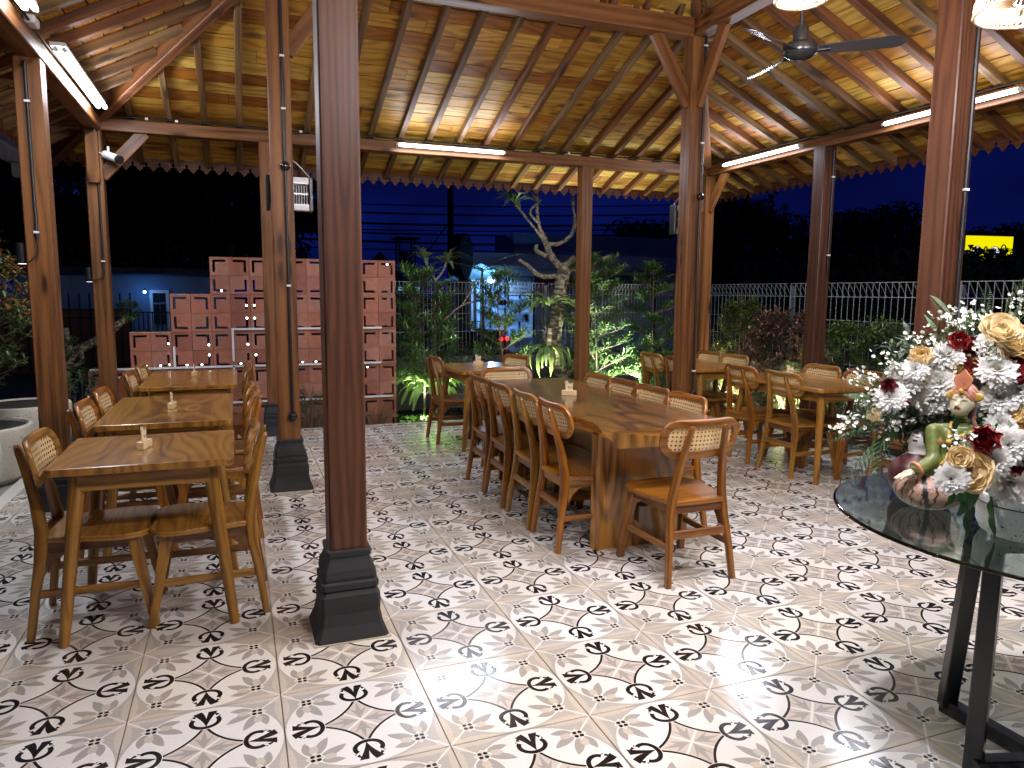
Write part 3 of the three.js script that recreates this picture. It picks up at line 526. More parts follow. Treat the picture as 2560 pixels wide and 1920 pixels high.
chair('cane back chair at the far end of the slab table, showing its cane panel', gS, 1.5, -2.87, 0);
chair('chair left of the small far table beside the lit ferns', gR, 1.41, -4.28, E);
chair('chair right of the small far table below the old frangipani', gR, 1.83, -4.14, -E + 0.25);
chair('nearer chair on the left side of the table signed 20', gR, 3.735, -2.1, E, 'a');
chair('farther chair on the left side of the table signed 20', gR, 3.735, -2.63, E, 'c');
chair('nearer chair on the right side of the table signed 20', gR, 4.06, -1.95, -E);
chair('farther chair on the right side of the table signed 20', gR, 4.06, -2.42, -E);
chair('nearer left chair of the table behind the braced column', gR, 3.69, -3.56, E);
chair('farther left chair of the table behind the braced column', gR, 3.69, -4.03, E);
chair('nearer right chair of the table behind the braced column', gR, 4.03, -3.6, -E);
chair('farther right chair of the table behind the braced column', gR, 4.03, -4.04, -E);
chair('chair half hidden behind the flowers in front of the big right column', gR, 4.0, -1.22, E);

// ---------------------------------------------------------------- small tables
function smallTable(label, x, z, w, d, turn = 0) {
  const o = thing('wooden_table', label, 'table', 'small wooden tables', [x, 0, z], turn), H = 0.75, t = 0.032;
  const s = roundShape(w, d, 0.025), N = Math.max(2, Math.round(d / 0.18)), tg = new THREE.Group(); tg.name = 'table_top'; o.add(tg);
  const g = new THREE.ExtrudeGeometry(s, { depth: t - 0.008, bevelEnabled: true, bevelThickness: 0.004, bevelSize: 0.004, bevelSegments: 2, curveSegments: 5 }).rotateX(Math.PI / 2).translate(0, H - 0.004, 0);
  mesh('board', grain(g, 2, 1.6, 0.8, grainSeed(), grainSeed()), M.top, tg);
  mesh('apron', [bar(V(-w / 2 + 0.1, H - 0.075, d / 2 - 0.075), V(w / 2 - 0.1, H - 0.075, d / 2 - 0.075), 0.08, 0.022, 0.003, 1.2, 0.3), bar(V(-w / 2 + 0.1, H - 0.075, -d / 2 + 0.075), V(w / 2 - 0.1, H - 0.075, -d / 2 + 0.075), 0.08, 0.022, 0.003, 1.2, 0.3),
    bar(V(-w / 2 + 0.075, H - 0.076, -d / 2 + 0.1), V(-w / 2 + 0.075, H - 0.076, d / 2 - 0.1), 0.08, 0.022, 0.003, 1.2, 0.3), bar(V(w / 2 - 0.075, H - 0.076, -d / 2 + 0.1), V(w / 2 - 0.075, H - 0.076, d / 2 - 0.1), 0.08, 0.022, 0.003, 1.2, 0.3)], M.teak, o);
  for (const a of [-1, 1]) for (const b of [-1, 1]) mesh('leg', taper(V(a * (w / 2 - 0.02), 0, b * (d / 2 - 0.025)), V(a * (w / 2 - 0.1), H - t + 0.002, b * (d / 2 - 0.1)), 0.021, 0.033, 20), M.teak, o);
  return o;
}
smallTable('nearest small table in the left row', -0.985, -1.0, 0.7, 0.68);
smallTable('middle table in the left row with bold dark grain', -0.985, -2.22, 0.68, 1.1);
smallTable('last table in the left row, close to the block wall', -0.955, -3.86, 0.68, 1.12);
smallTable('small table by the floor edge in front of the garden', 1.6, -4.07, 0.66, 0.76, 0.08);
smallTable('table with the number 20 sign in front of the dark shrubs', 3.88, -2.22, 0.7, 1.12);
smallTable('table half hidden behind the braced column', 3.84, -3.76, 0.68, 1.12);

// ---------------------------------------------------------------- long slab table with live edges
{
  const o = thing('slab_table', 'long live edge slab table with broad plank legs', 'table', null, [1.53, 0, -1.75]), H = 0.765, t = 0.095;
  const L = [[-0.42, 1.145], [-0.36, 0.98], [-0.345, 0.8], [-0.4, 0.4], [-0.43, 0], [-0.42, -0.45], [-0.37, -0.8], [-0.35, -1.13]], Rr = [[0.4, -1.09], [0.42, -0.7], [0.39, -0.2], [0.41, 0.3], [0.4, 0.7], [0.415, 1.17]];
  const edge = (pts, n) => new THREE.CatmullRomCurve3(pts.map(p => V(p[0], 0, p[1]))).getSpacedPoints(n);
  const l = edge(L, 30), r = edge(Rr.slice().reverse(), 30), pos = [], idx = [], uv = [];
  // slab as a loft: the left edge is undercut
  const rows = 31; for (let i = 0; i < rows; i++) { const a = l[i], b = r[i], w = 0.012 * Math.sin(i * 1.3); for (const [x, y, z, e] of [[a.x, H, a.z], [a.x + 0.008, H - 0.012, a.z], [a.x + 0.075 + w, H - t * 0.55, a.z], [a.x + 0.1 + w, H - t, a.z], [b.x - 0.05 - w, H - t, b.z], [b.x - 0.01, H - t * 0.45, b.z], [b.x, H - 0.006, b.z], [b.x - 0.004, H, b.z]]) { pos.push(x, y, z); } }
  const quad = (a, b, c, d) => idx.push(a, b, c, a, c, d);
  for (let i = 0; i < rows - 1; i++) for (let j = 0; j < 8; j++) { const k = (j + 1) % 8; quad(i * 8 + j, (i + 1) * 8 + j, (i + 1) * 8 + k, i * 8 + k); }
  for (const e of [0, rows - 1]) for (let j = 1; j < 7; j++) { const a = e * 8; e ? idx.push(a, a + j + 1, a + j) : idx.push(a, a + j, a + j + 1); }
  const g0 = new THREE.BufferGeometry(); g0.setAttribute('position', new THREE.Float32BufferAttribute(pos, 3)); g0.setIndex(idx);
  const g = g0.toNonIndexed(); g.computeVertexNormals(); grain(g, 2, 2.6, 1.1, 0.31, 0.13);
  // the live edge keeps pale sapwood
  const p = g.attributes.position, col = new Float32Array(p.count * 3); for (let i = 0; i < p.count; i += 3) { let m = 0; for (let k = 0; k < 3; k++) m += p.getX(i + k) / 3; const nx = g.attributes.normal.getX(i), ny = g.attributes.normal.getY(i); const sap = Math.abs(nx) > 0.3 && ny < 0.6; for (let k = 0; k < 3; k++) col.set(sap ? [2.6, 2.5, 1.9] : [1, 1, 1], (i + k) * 3); }
  g.setAttribute('color', new THREE.BufferAttribute(col, 3));
  const sm = M.slab.clone(); sm.vertexColors = true; mesh('slab', g, sm, o);
  for (const [z, k] of [[0.74, 0], [-0.72, 1]]) {
    const s = new THREE.Shape(), w = 0.29, d = 0.052; s.moveTo(-w + 0.03, -d); s.lineTo(w - 0.01, -d); s.lineTo(w, -d + 0.01); s.lineTo(w, d - 0.01); s.lineTo(w - 0.01, d); s.lineTo(-w + 0.06, d); s.quadraticCurveTo(-w + 0.01, d * 0.7, -w, d * 0.1); s.quadraticCurveTo(-w, -d, -w + 0.03, -d);
    const q = new THREE.ExtrudeGeometry(s, { depth: H - t + 0.002, bevelEnabled: false, curveSegments: 6 }).rotateX(-Math.PI / 2); grain(q, 1, 2.6, 1.1, 0.6 + k * 0.3, 0.2 + k * 0.4);
    const c = new Float32Array(q.attributes.position.count * 3); for (let i = 0; i < q.attributes.position.count; i++) { const sap = q.attributes.position.getX(i) < -w + 0.05; c.set(sap ? [2.4, 2.3, 1.8] : [1.25, 1.2, 1.1], i * 3); } q.setAttribute('color', new THREE.BufferAttribute(c, 3));
    mesh('plank_leg', q.translate(0.025, 0, z), sm, o);
    mesh('tenon', grain(boxg(0.07, 0.09, 0.05, 0.03, 0.2, z + (k ? -0.07 : 0.07)), 1, 2, 1), M.slab, o);
  }
  mesh('stretcher', bar(V(0.03, 0.2, -0.67), V(0.03, 0.2, 0.69), 0.11, 0.05, 0.004), M.slab, o);
}

// ---------------------------------------------------------------- number signs
function numberSign(label, num, x, y, z, turn, flip) {
  const o = thing('table_number_sign', label, 'table sign', 'wooden table number signs', [x, y, z], turn);
  mesh('block', [grain(new RoundedBoxGeometry(0.1, 0.034, 0.034, 2, 0.003).translate(0, 0.017, 0), 0, 0.3, 0.1, num * 0.13, 0.3)], M.pine, o);
  const s = new THREE.Shape(); const w = 0.05; s.moveTo(-w / 2, 0); s.lineTo(w / 2, 0); s.lineTo(w / 2, 0.056); s.lineTo(-w / 2 + 0.022, 0.056); s.absarc(-w / 2 + 0.006, 0.056, 0.0125, -0.1, Math.PI * 1.25); s.closePath();
  const pl = new THREE.ExtrudeGeometry(s, { depth: 0.004, bevelEnabled: false, curveSegments: 10 }).translate(0, 0, -0.002);
  { const p = pl.attributes.position, uv = new Float32Array(p.count * 2); for (let i = 0; i < p.count; i++) { uv[2 * i] = (p.getX(i) + 0.045) / 0.09; uv[2 * i + 1] = p.getY(i) / 0.09; } pl.setAttribute('uv', new THREE.BufferAttribute(uv, 2)); }
  const tx = canvas(128, 128, (c, N) => {
    c.fillStyle = '#ead9b4'; c.fillRect(0, 0, N, N); c.fillStyle = '#d8c194'; for (let i = 0; i < 30; i++) c.fillRect(0, i * 4.3 + Math.sin(i) * 1.5, N, 1);
    c.strokeStyle = '#2a2420'; c.lineWidth = 2.5; c.beginPath(); c.arc(N * 0.29, N * (1 - 0.62), 9, 0.4, 5.6); c.stroke();
    c.fillStyle = '#2a2420'; c.fillRect(N * 0.46, N * (1 - 0.62), N * 0.24, 4); c.fillRect(N * 0.46, N * (1 - 0.56), N * 0.24, 3);
    c.font = 'bold 30px sans-serif'; c.fillText(String(num), N * 0.37, N * (1 - 0.16)); c.fillRect(N * 0.68, N * (1 - 0.32), 9, 18); c.fillStyle = '#ead9b4'; c.fillRect(N * 0.7, N * (1 - 0.28), 3, 10);
  });
  mesh('plate', pl.translate(0, 0.032, 0), new THREE.MeshStandardMaterial({ map: tx, roughness: 0.6 }), o);
}
numberSign('number sign on the nearest left table, turned edge on', 14, -1.012, 0.75, -1.0, Math.PI / 2 - 0.25);
numberSign('number sign on the middle left table', 15, -0.985, 0.75, -2.2, Math.PI / 2 - 0.1);
numberSign('number sign on the last left table', 16, -0.945, 0.75, -4.0, Math.PI / 2 - 0.1);
numberSign('number 12 sign on the long slab table', 12, 1.52, 0.765, -1.87, -0.75);
numberSign('number sign on the small far table', 11, 1.63, 0.75, -4.22, -0.3);
numberSign('number 20 sign on the table in front of the dark shrubs', 20, 3.9, 0.75, -2.42, -0.95);
// ---------------------------------------------------------------- ceiling fan, pendants, small devices
{
  const o = thing('ceiling_fan', 'black three blade ceiling fan with worn pale blade tips', 'ceiling fan', null, [2.575, 2.885, -1.0]);
  mesh('rod', cyl(0.011, 0.011, 2.2, 0, 1.25, 0, 10), M.black, o);
  mesh('canopy', lathe([[0.001, 0.145], [0.04, 0.14], [0.046, 0.06], [0.05, 0.045]], 24), S([0.02, 0.017, 0.017], 0.4), o);
  mesh('motor', lathe([[0.03, 0.05], [0.085, 0.045], [0.098, 0.03], [0.098, -0.005], [0.09, -0.018], [0.078, -0.022], [0.074, -0.03], [0.06, -0.031], [0.055, -0.038], [0.042, -0.038], [0.036, -0.044], [0.001, -0.045]], 40), S([0.015, 0.015, 0.016], 0.25), o);
  for (const a of [-0.74, 1.42, 3.48]) {
    const s = new THREE.Shape(); s.moveTo(0.13, -0.045); s.lineTo(0.6, -0.062); s.quadraticCurveTo(0.7, -0.06, 0.72, 0.0); s.quadraticCurveTo(0.71, 0.05, 0.62, 0.058); s.lineTo(0.13, 0.045); s.closePath();
    const g = new THREE.ExtrudeGeometry(s, { depth: 0.004, bevelEnabled: false, curveSegments: 10 }).rotateX(-Math.PI / 2).rotateX(-0.3).scale(0.78, 1, 0.9), b = new THREE.Group(); b.name = 'blade'; b.rotation.y = a; o.add(b);
    mesh('vane', g, S([0.03, 0.03, 0.032], 0.22), b); mesh('arm', boxg(0.09, 0.006, 0.035, 0.12, -0.003, 0), M.black, b);
  }
}
M.rattan = new THREE.MeshPhysicalMaterial({ color: new THREE.Color().setRGB(0.62, 0.44, 0.25), roughness: 0.6 });
function pendant(label, x, y, z, R, h, k = 1) {
  const o = thing('rattan_pendant', label, 'pendant lamp', 'rattan pendant lamps', [x, y, z]), N = 64, ribs = [], rings = [];
  const prof = t => [R * (0.35 + 0.65 * Math.sin(Math.min(1, t * 1.12) * 1.75)), h * (1 - t)];   // t: 0 top .. 1 bottom rim
  for (let i = 0; i < N; i++) { const a = i / N * 6.2832; ribs.push(tube(Array.from({ length: 7 }, (_, k) => { const [r, yy] = prof(k / 6); return V(Math.cos(a) * r, yy, Math.sin(a) * r); }), 0.0026, 10, 4)); }
  const [rb, yb] = prof(1), inner = []; for (let i = 0; i < N; i++) { const a = i / N * 6.2832, b = a + 0.25; inner.push(tube([V(Math.cos(a) * rb, yb, Math.sin(a) * rb), V(Math.cos(b) * rb * 0.72, yb + h * 0.12, Math.sin(b) * rb * 0.72), V(Math.cos(b) * rb * 0.36, yb + h * 0.2, Math.sin(b) * rb * 0.36)], 0.0024, 6, 4)); }
  for (const t of [0.02, 0.3, 0.6, 0.86, 1]) { const [r, yy] = prof(t); rings.push(new THREE.TorusGeometry(r, t > 0.95 ? 0.007 : 0.0035, 6, 48).rotateX(Math.PI / 2).translate(0, yy, 0)); }
  rings.push(new THREE.TorusGeometry(rb * 0.36, 0.005, 6, 32).rotateX(Math.PI / 2).translate(0, yb + h * 0.2, 0));
  mesh('ribs', [...ribs, ...inner], M.rattan, o, 'stuff'); mesh('hoop', rings, M.rattan, o);
  mesh('cord', cyl(0.004, 0.004, 2.2, 0, h + 1.1, 0, 6), M.cable, o);
  mesh('bulb', new THREE.SphereGeometry(0.034, 16, 12).translate(0, h * 0.5, 0), S([0.9, 0.9, 0.85], 0.4, { emissive: new THREE.Color(1, 0.93, 0.8), emissiveIntensity: 6 }), o);
  const l = new THREE.PointLight(0xf6f4ff, PENDANT * k, 0, 2); l.position.set(0, h * 0.5, 0); l.castShadow = true; l.shadow.radius = 2; o.add(l);
}
pendant('rattan pendant lamp cut by the top right corner of the view', 2.46, 2.61, 0.46, 0.21, 0.19, 0.6);
pendant('rattan pendant lamp above the ceiling fan', 1.69, 2.7, 0.0, 0.105, 0.17);
pendant('rattan pendant lamp left of the one above the fan', 1.45, 2.71, 0.02, 0.105, 0.17);

pendant('rattan pendant lamp over the entrance, left one', 0.45, 2.62, 1.35, 0.2, 0.19, 0.9);
pendant('rattan pendant lamp over the entrance, right one', 2.1, 2.62, 1.85, 0.2, 0.19, 0.9);

function trap(label, x, y, z, w, h) {
  const o = thing('insect_lamp', label, 'insect lamp', 'insect lamps hung behind the columns', [x, y, z]), d = 0.09;
  for (const s of [-1, 1]) mesh('side_frame', new RoundedBoxGeometry(0.028, h, d, 2, 0.008).translate(s * w / 2, 0, 0), S([0.02, 0.02, 0.021], 0.3), o);
  for (const s of [-1, 1]) mesh('cap', boxg(w - 0.03, 0.045, d * 0.9, 0, s * (h / 2 - 0.03), 0), M.white, o);
  const gr = []; for (let i = 0; i < 14; i++) gr.push(cyl(0.0025, 0.0025, h - 0.1, -w / 2 + 0.03 + i * (w - 0.06) / 13, 0, d * 0.42, 5)); for (const yy of [-0.08, 0, 0.08]) gr.push(boxg(w - 0.04, 0.012, 0.006, 0, yy, d * 0.42));
  mesh('grille', gr, M.wire, o, 'stuff');
  mesh('back_plate', boxg(w - 0.03, h - 0.05, 0.006, 0, 0, -d * 0.3), S([0.02, 0.02, 0.02], 0.5), o);
  mesh('hanger', tube([[-w / 2, h / 2, 0], [0, h / 2 + 0.12, 0.02], [w / 2, h / 2, 0]], 0.004, 12, 5), M.steel, o);
}
trap('black framed insect lamp behind the column with two junction balls', -0.2, 2.17, -3.09, 0.3, 0.25);
trap('black framed insect lamp half hidden behind the braced column', 3.19, 2.12, -3.085, 0.2, 0.26);
{
  const o = thing('security_camera', 'white bullet camera fixed beside the left corner column', 'security camera', null, [-1.6, 2.65, -4.98], -0.65);
  const t = g => g.rotateZ(-0.32);
  mesh('body', t(new THREE.CylinderGeometry(0.036, 0.036, 0.15, 20).rotateZ(Math.PI / 2)), M.white, o);
  mesh('lens_hood', t(new THREE.CylinderGeometry(0.037, 0.037, 0.035, 20).rotateZ(Math.PI / 2).translate(0.092, 0, 0)), M.black, o);
  mesh('bracket', [cyl(0.012, 0.012, 0.09, -0.05, 0.05, -0.02, 10), ball(0.018, -0.05, 0.01, -0.02)], M.white, o);
  mesh('cable', tube([[-0.06, 0.02, 0.02], [-0.13, 0.06, 0.04], [-0.14, 0.18, 0.05], [-0.11, 0.27, 0.04]], 0.006, 18, 6), M.white, o);
}

// ---------------------------------------------------------------- glass table
const GT = V(1.867, 0, 1.13);
{
  const o = thing('glass_table', 'round glass table on a black steel frame', 'table', null, [GT.x, 0, GT.z]);
  const gl = new THREE.MeshPhysicalMaterial({ color: 0xffffff, transmission: 1, roughness: 0.02, thickness: 0.012, ior: 1.52, attenuationColor: new THREE.Color().setRGB(0.25, 0.6, 0.5), attenuationDistance: 0.06 });
  mesh('glass_top', lathe([[0.0001, 0.738], [0.672, 0.738], [0.68, 0.7405], [0.682, 0.744], [0.68, 0.7475], [0.672, 0.75], [0.0001, 0.75]], 128), gl, o);
  const dk = S([0.01, 0.011, 0.014], 0.22), b = (A, B, w = 0.05, d = 0.05) => bar(V(...A), V(...B), w, d, 0.004);
  const P = (x, y, z) => [x - GT.x, y, z - GT.z];
  for (const [f, t] of [[P(1.695, 0.025, 0.915), P(1.74, 0.71, 0.94)], [P(1.49, 0.0, 1.17), P(1.53, 0.71, 1.15)], [P(1.72, 0.0, 1.55), P(1.74, 0.71, 1.5)], [P(2.2, 0.0, 1.4), P(2.16, 0.71, 1.38)], [P(2.25, 0.0, 0.85), P(2.2, 0.71, 0.9)]]) mesh('leg', b(f, t), dk, o);
  mesh('foot_rail', [b(P(1.7, 0.026, 0.9), P(1.715, 0.026, 1.57)), b(P(1.47, 0.026, 1.18), P(2.22, 0.026, 1.4), 0.045)], dk, o);
  mesh('top_rail', [b(P(1.735, 0.712, 0.93), P(1.735, 0.712, 1.52)), b(P(1.52, 0.712, 1.155), P(2.17, 0.712, 1.39), 0.045), b(P(1.73, 0.711, 0.95), P(2.2, 0.711, 0.9), 0.043)], dk, o);
}

// ---------------------------------------------------------------- clay figures (smooth surfaces from distance fields)
const smin = (a, b, k) => { const h = Math.max(k - Math.abs(a - b), 0) / k; return Math.min(a, b) - h * h * k * 0.25; };
const cap = (p, a, b, ra, rb) => { const dx = b[0] - a[0], dy = b[1] - a[1], dz = b[2] - a[2], px = p[0] - a[0], py = p[1] - a[1], pz = p[2] - a[2]; const t = clamp((px * dx + py * dy + pz * dz) / (dx * dx + dy * dy + dz * dz)); return Math.hypot(px - dx * t, py - dy * t, pz - dz * t) - mix(ra, rb, t); };
const ell = (p, c, r) => { const x = (p[0] - c[0]) / r[0], y = (p[1] - c[1]) / r[1], z = (p[2] - c[2]) / r[2], k = Math.hypot(x, y, z), m = Math.min(...r); return (k - 1) * m * (k > 1 ? 1.1 : 1); };
function nets(f, lo, hi, step, col) {               // surface nets
  const n = [0, 1, 2].map(i => Math.ceil((hi[i] - lo[i]) / step) + 1), F = new Float32Array(n[0] * n[1] * n[2]), id = (i, j, k) => i + n[0] * (j + n[1] * k), at = new Int32Array(F.length).fill(-1), pos = [], idx = [];
  for (let k = 0; k < n[2]; k++) for (let j = 0; j < n[1]; j++) for (let i = 0; i < n[0]; i++) F[id(i, j, k)] = f([lo[0] + i * step, lo[1] + j * step, lo[2] + k * step]);
  const E = [[0, 1], [2, 3], [4, 5], [6, 7], [0, 2], [1, 3], [4, 6], [5, 7], [0, 4], [1, 5], [2, 6], [3, 7]];
  for (let k = 0; k < n[2] - 1; k++) for (let j = 0; j < n[1] - 1; j++) for (let i = 0; i < n[0] - 1; i++) {
    const v = []; for (let c = 0; c < 8; c++) v.push(F[id(i + (c & 1), j + ((c >> 1) & 1), k + (c >> 2))]);
    let s = 0, x = 0, y = 0, z = 0; for (const [a, b] of E) if ((v[a] < 0) !== (v[b] < 0)) { const t = v[a] / (v[a] - v[b]); x += mix(a & 1, b & 1, t); y += mix((a >> 1) & 1, (b >> 1) & 1, t); z += mix(a >> 2, b >> 2, t); s++; }
    if (s) { at[id(i, j, k)] = pos.length / 3; pos.push(lo[0] + (i + x / s) * step, lo[1] + (j + y / s) * step, lo[2] + (k + z / s) * step); }
  }
  const q = (a, b, c, d, fl) => { if (a < 0 || b < 0 || c < 0 || d < 0) return; fl ? idx.push(a, c, b, a, d, c) : idx.push(a, b, c, a, c, d); };
  for (let k = 1; k < n[2] - 1; k++) for (let j = 1; j < n[1] - 1; j++) for (let i = 1; i < n[0] - 1; i++) {
    const a = F[id(i, j, k)] < 0;
    if (a !== F[id(i + 1, j, k)] < 0) q(at[id(i, j - 1, k - 1)], at[id(i, j, k - 1)], at[id(i, j, k)], at[id(i, j - 1, k)], !a);
    if (a !== F[id(i, j + 1, k)] < 0) q(at[id(i - 1, j, k - 1)], at[id(i - 1, j, k)], at[id(i, j, k)], at[id(i, j, k - 1)], !a);
    if (a !== F[id(i, j, k + 1)] < 0) q(at[id(i - 1, j - 1, k)], at[id(i, j - 1, k)], at[id(i, j, k)], at[id(i - 1, j, k)], !a);
  }
  const g = new THREE.BufferGeometry(); g.setAttribute('position', new THREE.Float32BufferAttribute(pos, 3)); g.setIndex(idx);
  const N = new Float32Array(pos.length), e = step * 0.5; for (let i = 0; i < pos.length; i += 3) { const p = [pos[i], pos[i + 1], pos[i + 2]], d = [0, 1, 2].map(a => { const u = p.slice(), w = p.slice(); u[a] += e; w[a] -= e; return f(u) - f(w); }), l = Math.hypot(...d) || 1; N.set(d.map(x => x / l), i); }
  g.setAttribute('normal', new THREE.BufferAttribute(N, 3));
  if (col) { const C = new Float32Array(pos.length); for (let i = 0; i < pos.length; i += 3) C.set(col([pos[i], pos[i + 1], pos[i + 2]]), i); g.setAttribute('color', new THREE.BufferAttribute(C, 3)); }
  g.setAttribute('uv', new THREE.BufferAttribute(new Float32Array(pos.length / 3 * 2), 2)); return g;
}
const clay = new THREE.MeshPhysicalMaterial({ vertexColors: true, roughness: 0.45, clearcoat: 0.3, clearcoatRoughness: 0.3 });
{
  const o = thing('clay_figurine', 'painted clay figure in a green tunic with a fan headdress', 'figurine', null, [1.56, 0.752, 0.885], -0.84);
  const lap = p => ell(p, [0, 0.06, 0], [0.107, 0.064, 0.092]);
  const torso = p => { let d = cap(p, [0.035, 0.1, -0.012], [0.058, 0.215, -0.015], 0.05, 0.047); d = smin(d, cap(p, [0.012, 0.262, -0.01], [0.118, 0.262, -0.025], 0.024, 0.026), 0.05); d = smin(d, cap(p, [0.07, 0.25, -0.015], [0.078, 0.305, -0.012], 0.022, 0.018), 0.02);
    d = smin(d, cap(p, [0.0, 0.262, 0.0], [0.004, 0.172, 0.042], 0.024, 0.02), 0.012); d = smin(d, cap(p, [0.004, 0.172, 0.042], [-0.042, 0.142, 0.075], 0.02, 0.021), 0.012);
    d = smin(d, cap(p, [0.13, 0.258, -0.02], [0.15, 0.17, 0.04], 0.024, 0.02), 0.012); d = smin(d, cap(p, [0.15, 0.17, 0.04], [0.115, 0.12, 0.088], 0.02, 0.018), 0.012); return smin(d, cap(p, [0.02, 0.125, 0.0], [0.09, 0.125, 0.02], 0.05, 0.04), 0.03); };
  const neck = p => cap(p, [0.077, 0.3, -0.012], [0.077, 0.34, -0.01], 0.0165, 0.0165);
  const F = [-0.5, -0.15, 0.85];                        // the way the face looks
  const head = p => { let d = ell(p, [0.076, 0.37, -0.006], [0.036, 0.046, 0.039]); d = smin(d, ell(p, [0.066, 0.342, 0.012], [0.022, 0.02, 0.022]), 0.02); d = smin(d, cap(p, [0.064, 0.372, 0.028], [0.057, 0.358, 0.037], 0.004, 0.0065), 0.008); d = smin(d, ell(p, [0.104, 0.362, 0.008], [0.006, 0.014, 0.01]), 0.008); d = smin(d, ell(p, [0.061, 0.3475, 0.032], [0.008, 0.004, 0.004]), 0.006); return d; };
  const all = p => smin(smin(torso(p), lap(p), 0.012), smin(neck(p), head(p), 0.012), 0.01);
  const wob = (x, y, s) => fbm(x * 60, y * 60, s, 3);
  const colour = p => {
    const [x, y, z] = p, n = wob(x + z, y + z * 0.5, 5);
    if (y > 0.322) {                                   // face
      if (Math.hypot(x - 0.0605, y - 0.3475, (z - 0.035) * 0.5) < 0.0088 && Math.abs(y - 0.3475) < 0.0046) return [0.3, 0.012, 0.012];
      for (const [ex, ez] of [[0.049, 0.024], [0.078, 0.03]]) { const dx = x - ex, dy = y - 0.374; if (Math.abs(dx) < 0.0105 && Math.abs(dy + dx * dx * 40) < 0.0018 && z > 0.01) return [0.02, 0.015, 0.012]; if (Math.abs(dx) < 0.012 && Math.abs(dy - 0.011 + dx * dx * 30) < 0.0013 && z > 0.01) return [0.03, 0.02, 0.015]; }
      return [0.62 * (0.9 + n * 0.2), 0.55 * (0.9 + n * 0.2), 0.37 * (0.9 + n * 0.2)];
    }
    if (torso(p) < lap(p) - 0.001 || y > 0.14) { const k = 0.55 + n * 0.9, c = [0.13 * k, 0.165 * k, 0.032 * k]; if (Math.abs(y - 0.3) < 0.002) return [0.01, 0.012, 0.006]; return c; }
    // patterned cloth
    const a = Math.atan2(z, x + 0.02), band = Math.abs(x + 0.012 + (y - 0.07) * 0.15);
    if (band < 0.007 && z > 0) return [0.015, 0.012, 0.01];
    const wv = Math.sin((a * 16 + Math.sin(y * 240 + a * 9) * 0.45 + y * 30)), dots = vnoise(a * 40, y * 330, 4);
    const b = [0.4 + 0.12 * n, 0.24 + 0.08 * n, 0.17 + 0.05 * n]; if (wv > 0.86) return [0.035, 0.015, 0.012]; if (dots > 0.8) return [0.12, 0.05, 0.035]; return b;
  };
  mesh('body', nets(all, [-0.13, -0.006, -0.11], [0.19, 0.43, 0.13], 0.0034, colour), clay, o);
  // hands with five fingers each, resting on the knees
  const hand = (w, k, d, sgn) => nets(p => { let q = cap(p, w, k, 0.011, 0.014); const s = [d[2], 0, -d[0]]; for (let i = 0; i < 4; i++) { const r = [k[0] + s[0] * (i - 1.5) * 0.0085, k[1], k[2] + s[2] * (i - 1.5) * 0.0085], L = [0.02, 0.025, 0.023, 0.017][i], m = [r[0] + d[0] * L, r[1] - 0.005, r[2] + d[2] * L], t = [r[0] + d[0] * L * 1.75, r[1] - 0.016, r[2] + d[2] * L * 1.75]; q = smin(q, Math.min(cap(p, r, m, 0.0046, 0.0042), cap(p, m, t, 0.0042, 0.0034)), 0.004); } const b = [w[0] - s[0] * sgn * 0.012, w[1], w[2] - s[2] * sgn * 0.012]; return smin(q, cap(p, b, [b[0] + d[0] * 0.024 - s[0] * sgn * 0.01, b[1] - 0.007, b[2] + d[2] * 0.024 - s[2] * sgn * 0.01], 0.0052, 0.0042), 0.005); }, [k[0] - 0.075, k[1] - 0.04, k[2] - 0.075], [k[0] + 0.075, k[1] + 0.04, k[2] + 0.075], 0.0022, () => [0.62, 0.54, 0.38]);
  mesh('hand', hand([-0.048, 0.136, 0.082], [-0.066, 0.127, 0.088], [-0.85, 0, 0.45], 1), clay, o);
  mesh('hand', hand([0.11, 0.114, 0.09], [0.095, 0.104, 0.096], [-0.75, 0, 0.55], -1), clay, o);
  const pc = c => S(c, 0.45), gold = pc([0.5, 0.31, 0.045]), pink = pc([0.56, 0.2, 0.1]), rust = pc([0.42, 0.14, 0.09]);
  mesh('cuff', new THREE.TorusGeometry(0.02, 0.008, 8, 24).scale(1, 1, 0.8).rotateY(-1.0).rotateZ(0.5).translate(-0.043, 0.143, 0.076), pink, o);
  mesh('sash', [tube([[0.05, 0.298, 0.012], [0.043, 0.26, 0.034], [0.043, 0.236, 0.04]], 0.0048, 14, 8), tube([[0.135, 0.285, -0.0], [0.085, 0.262, 0.026], [0.043, 0.236, 0.04]], 0.0048, 14, 8), tube([[0.043, 0.236, 0.04], [0.044, 0.19, 0.04], [0.028, 0.165, 0.05], [0.012, 0.162, 0.055]], 0.0048, 16, 8), ball(0.009, 0.043, 0.236, 0.042)], gold, o);
  for (const [x, y, z] of [[0.02, 0.236, 0.04], [0.084, 0.236, 0.034]]) mesh('diamond_patch', new THREE.OctahedronGeometry(0.011).scale(0.8, 1.25, 0.3).translate(x, y, z), pink, o);
  // headdress: banded cap, fan crest, gold wings, hanging ribbons
  mesh('headcloth', nets(p => Math.max(ell(p, [0.081, 0.383, -0.014], [0.042, 0.046, 0.044]), -(p[1] - 0.352 - (p[2] - 0.0) * 0.75 - (0.076 - p[0]) * 0.2)), [0.03, 0.33, -0.07], [0.135, 0.44, 0.05], 0.0028, p => Math.sin(p[0] * 500 + p[1] * 420) > 0.1 ? [0.5, 0.23, 0.13] : [0.3, 0.1, 0.07]), clay, o);
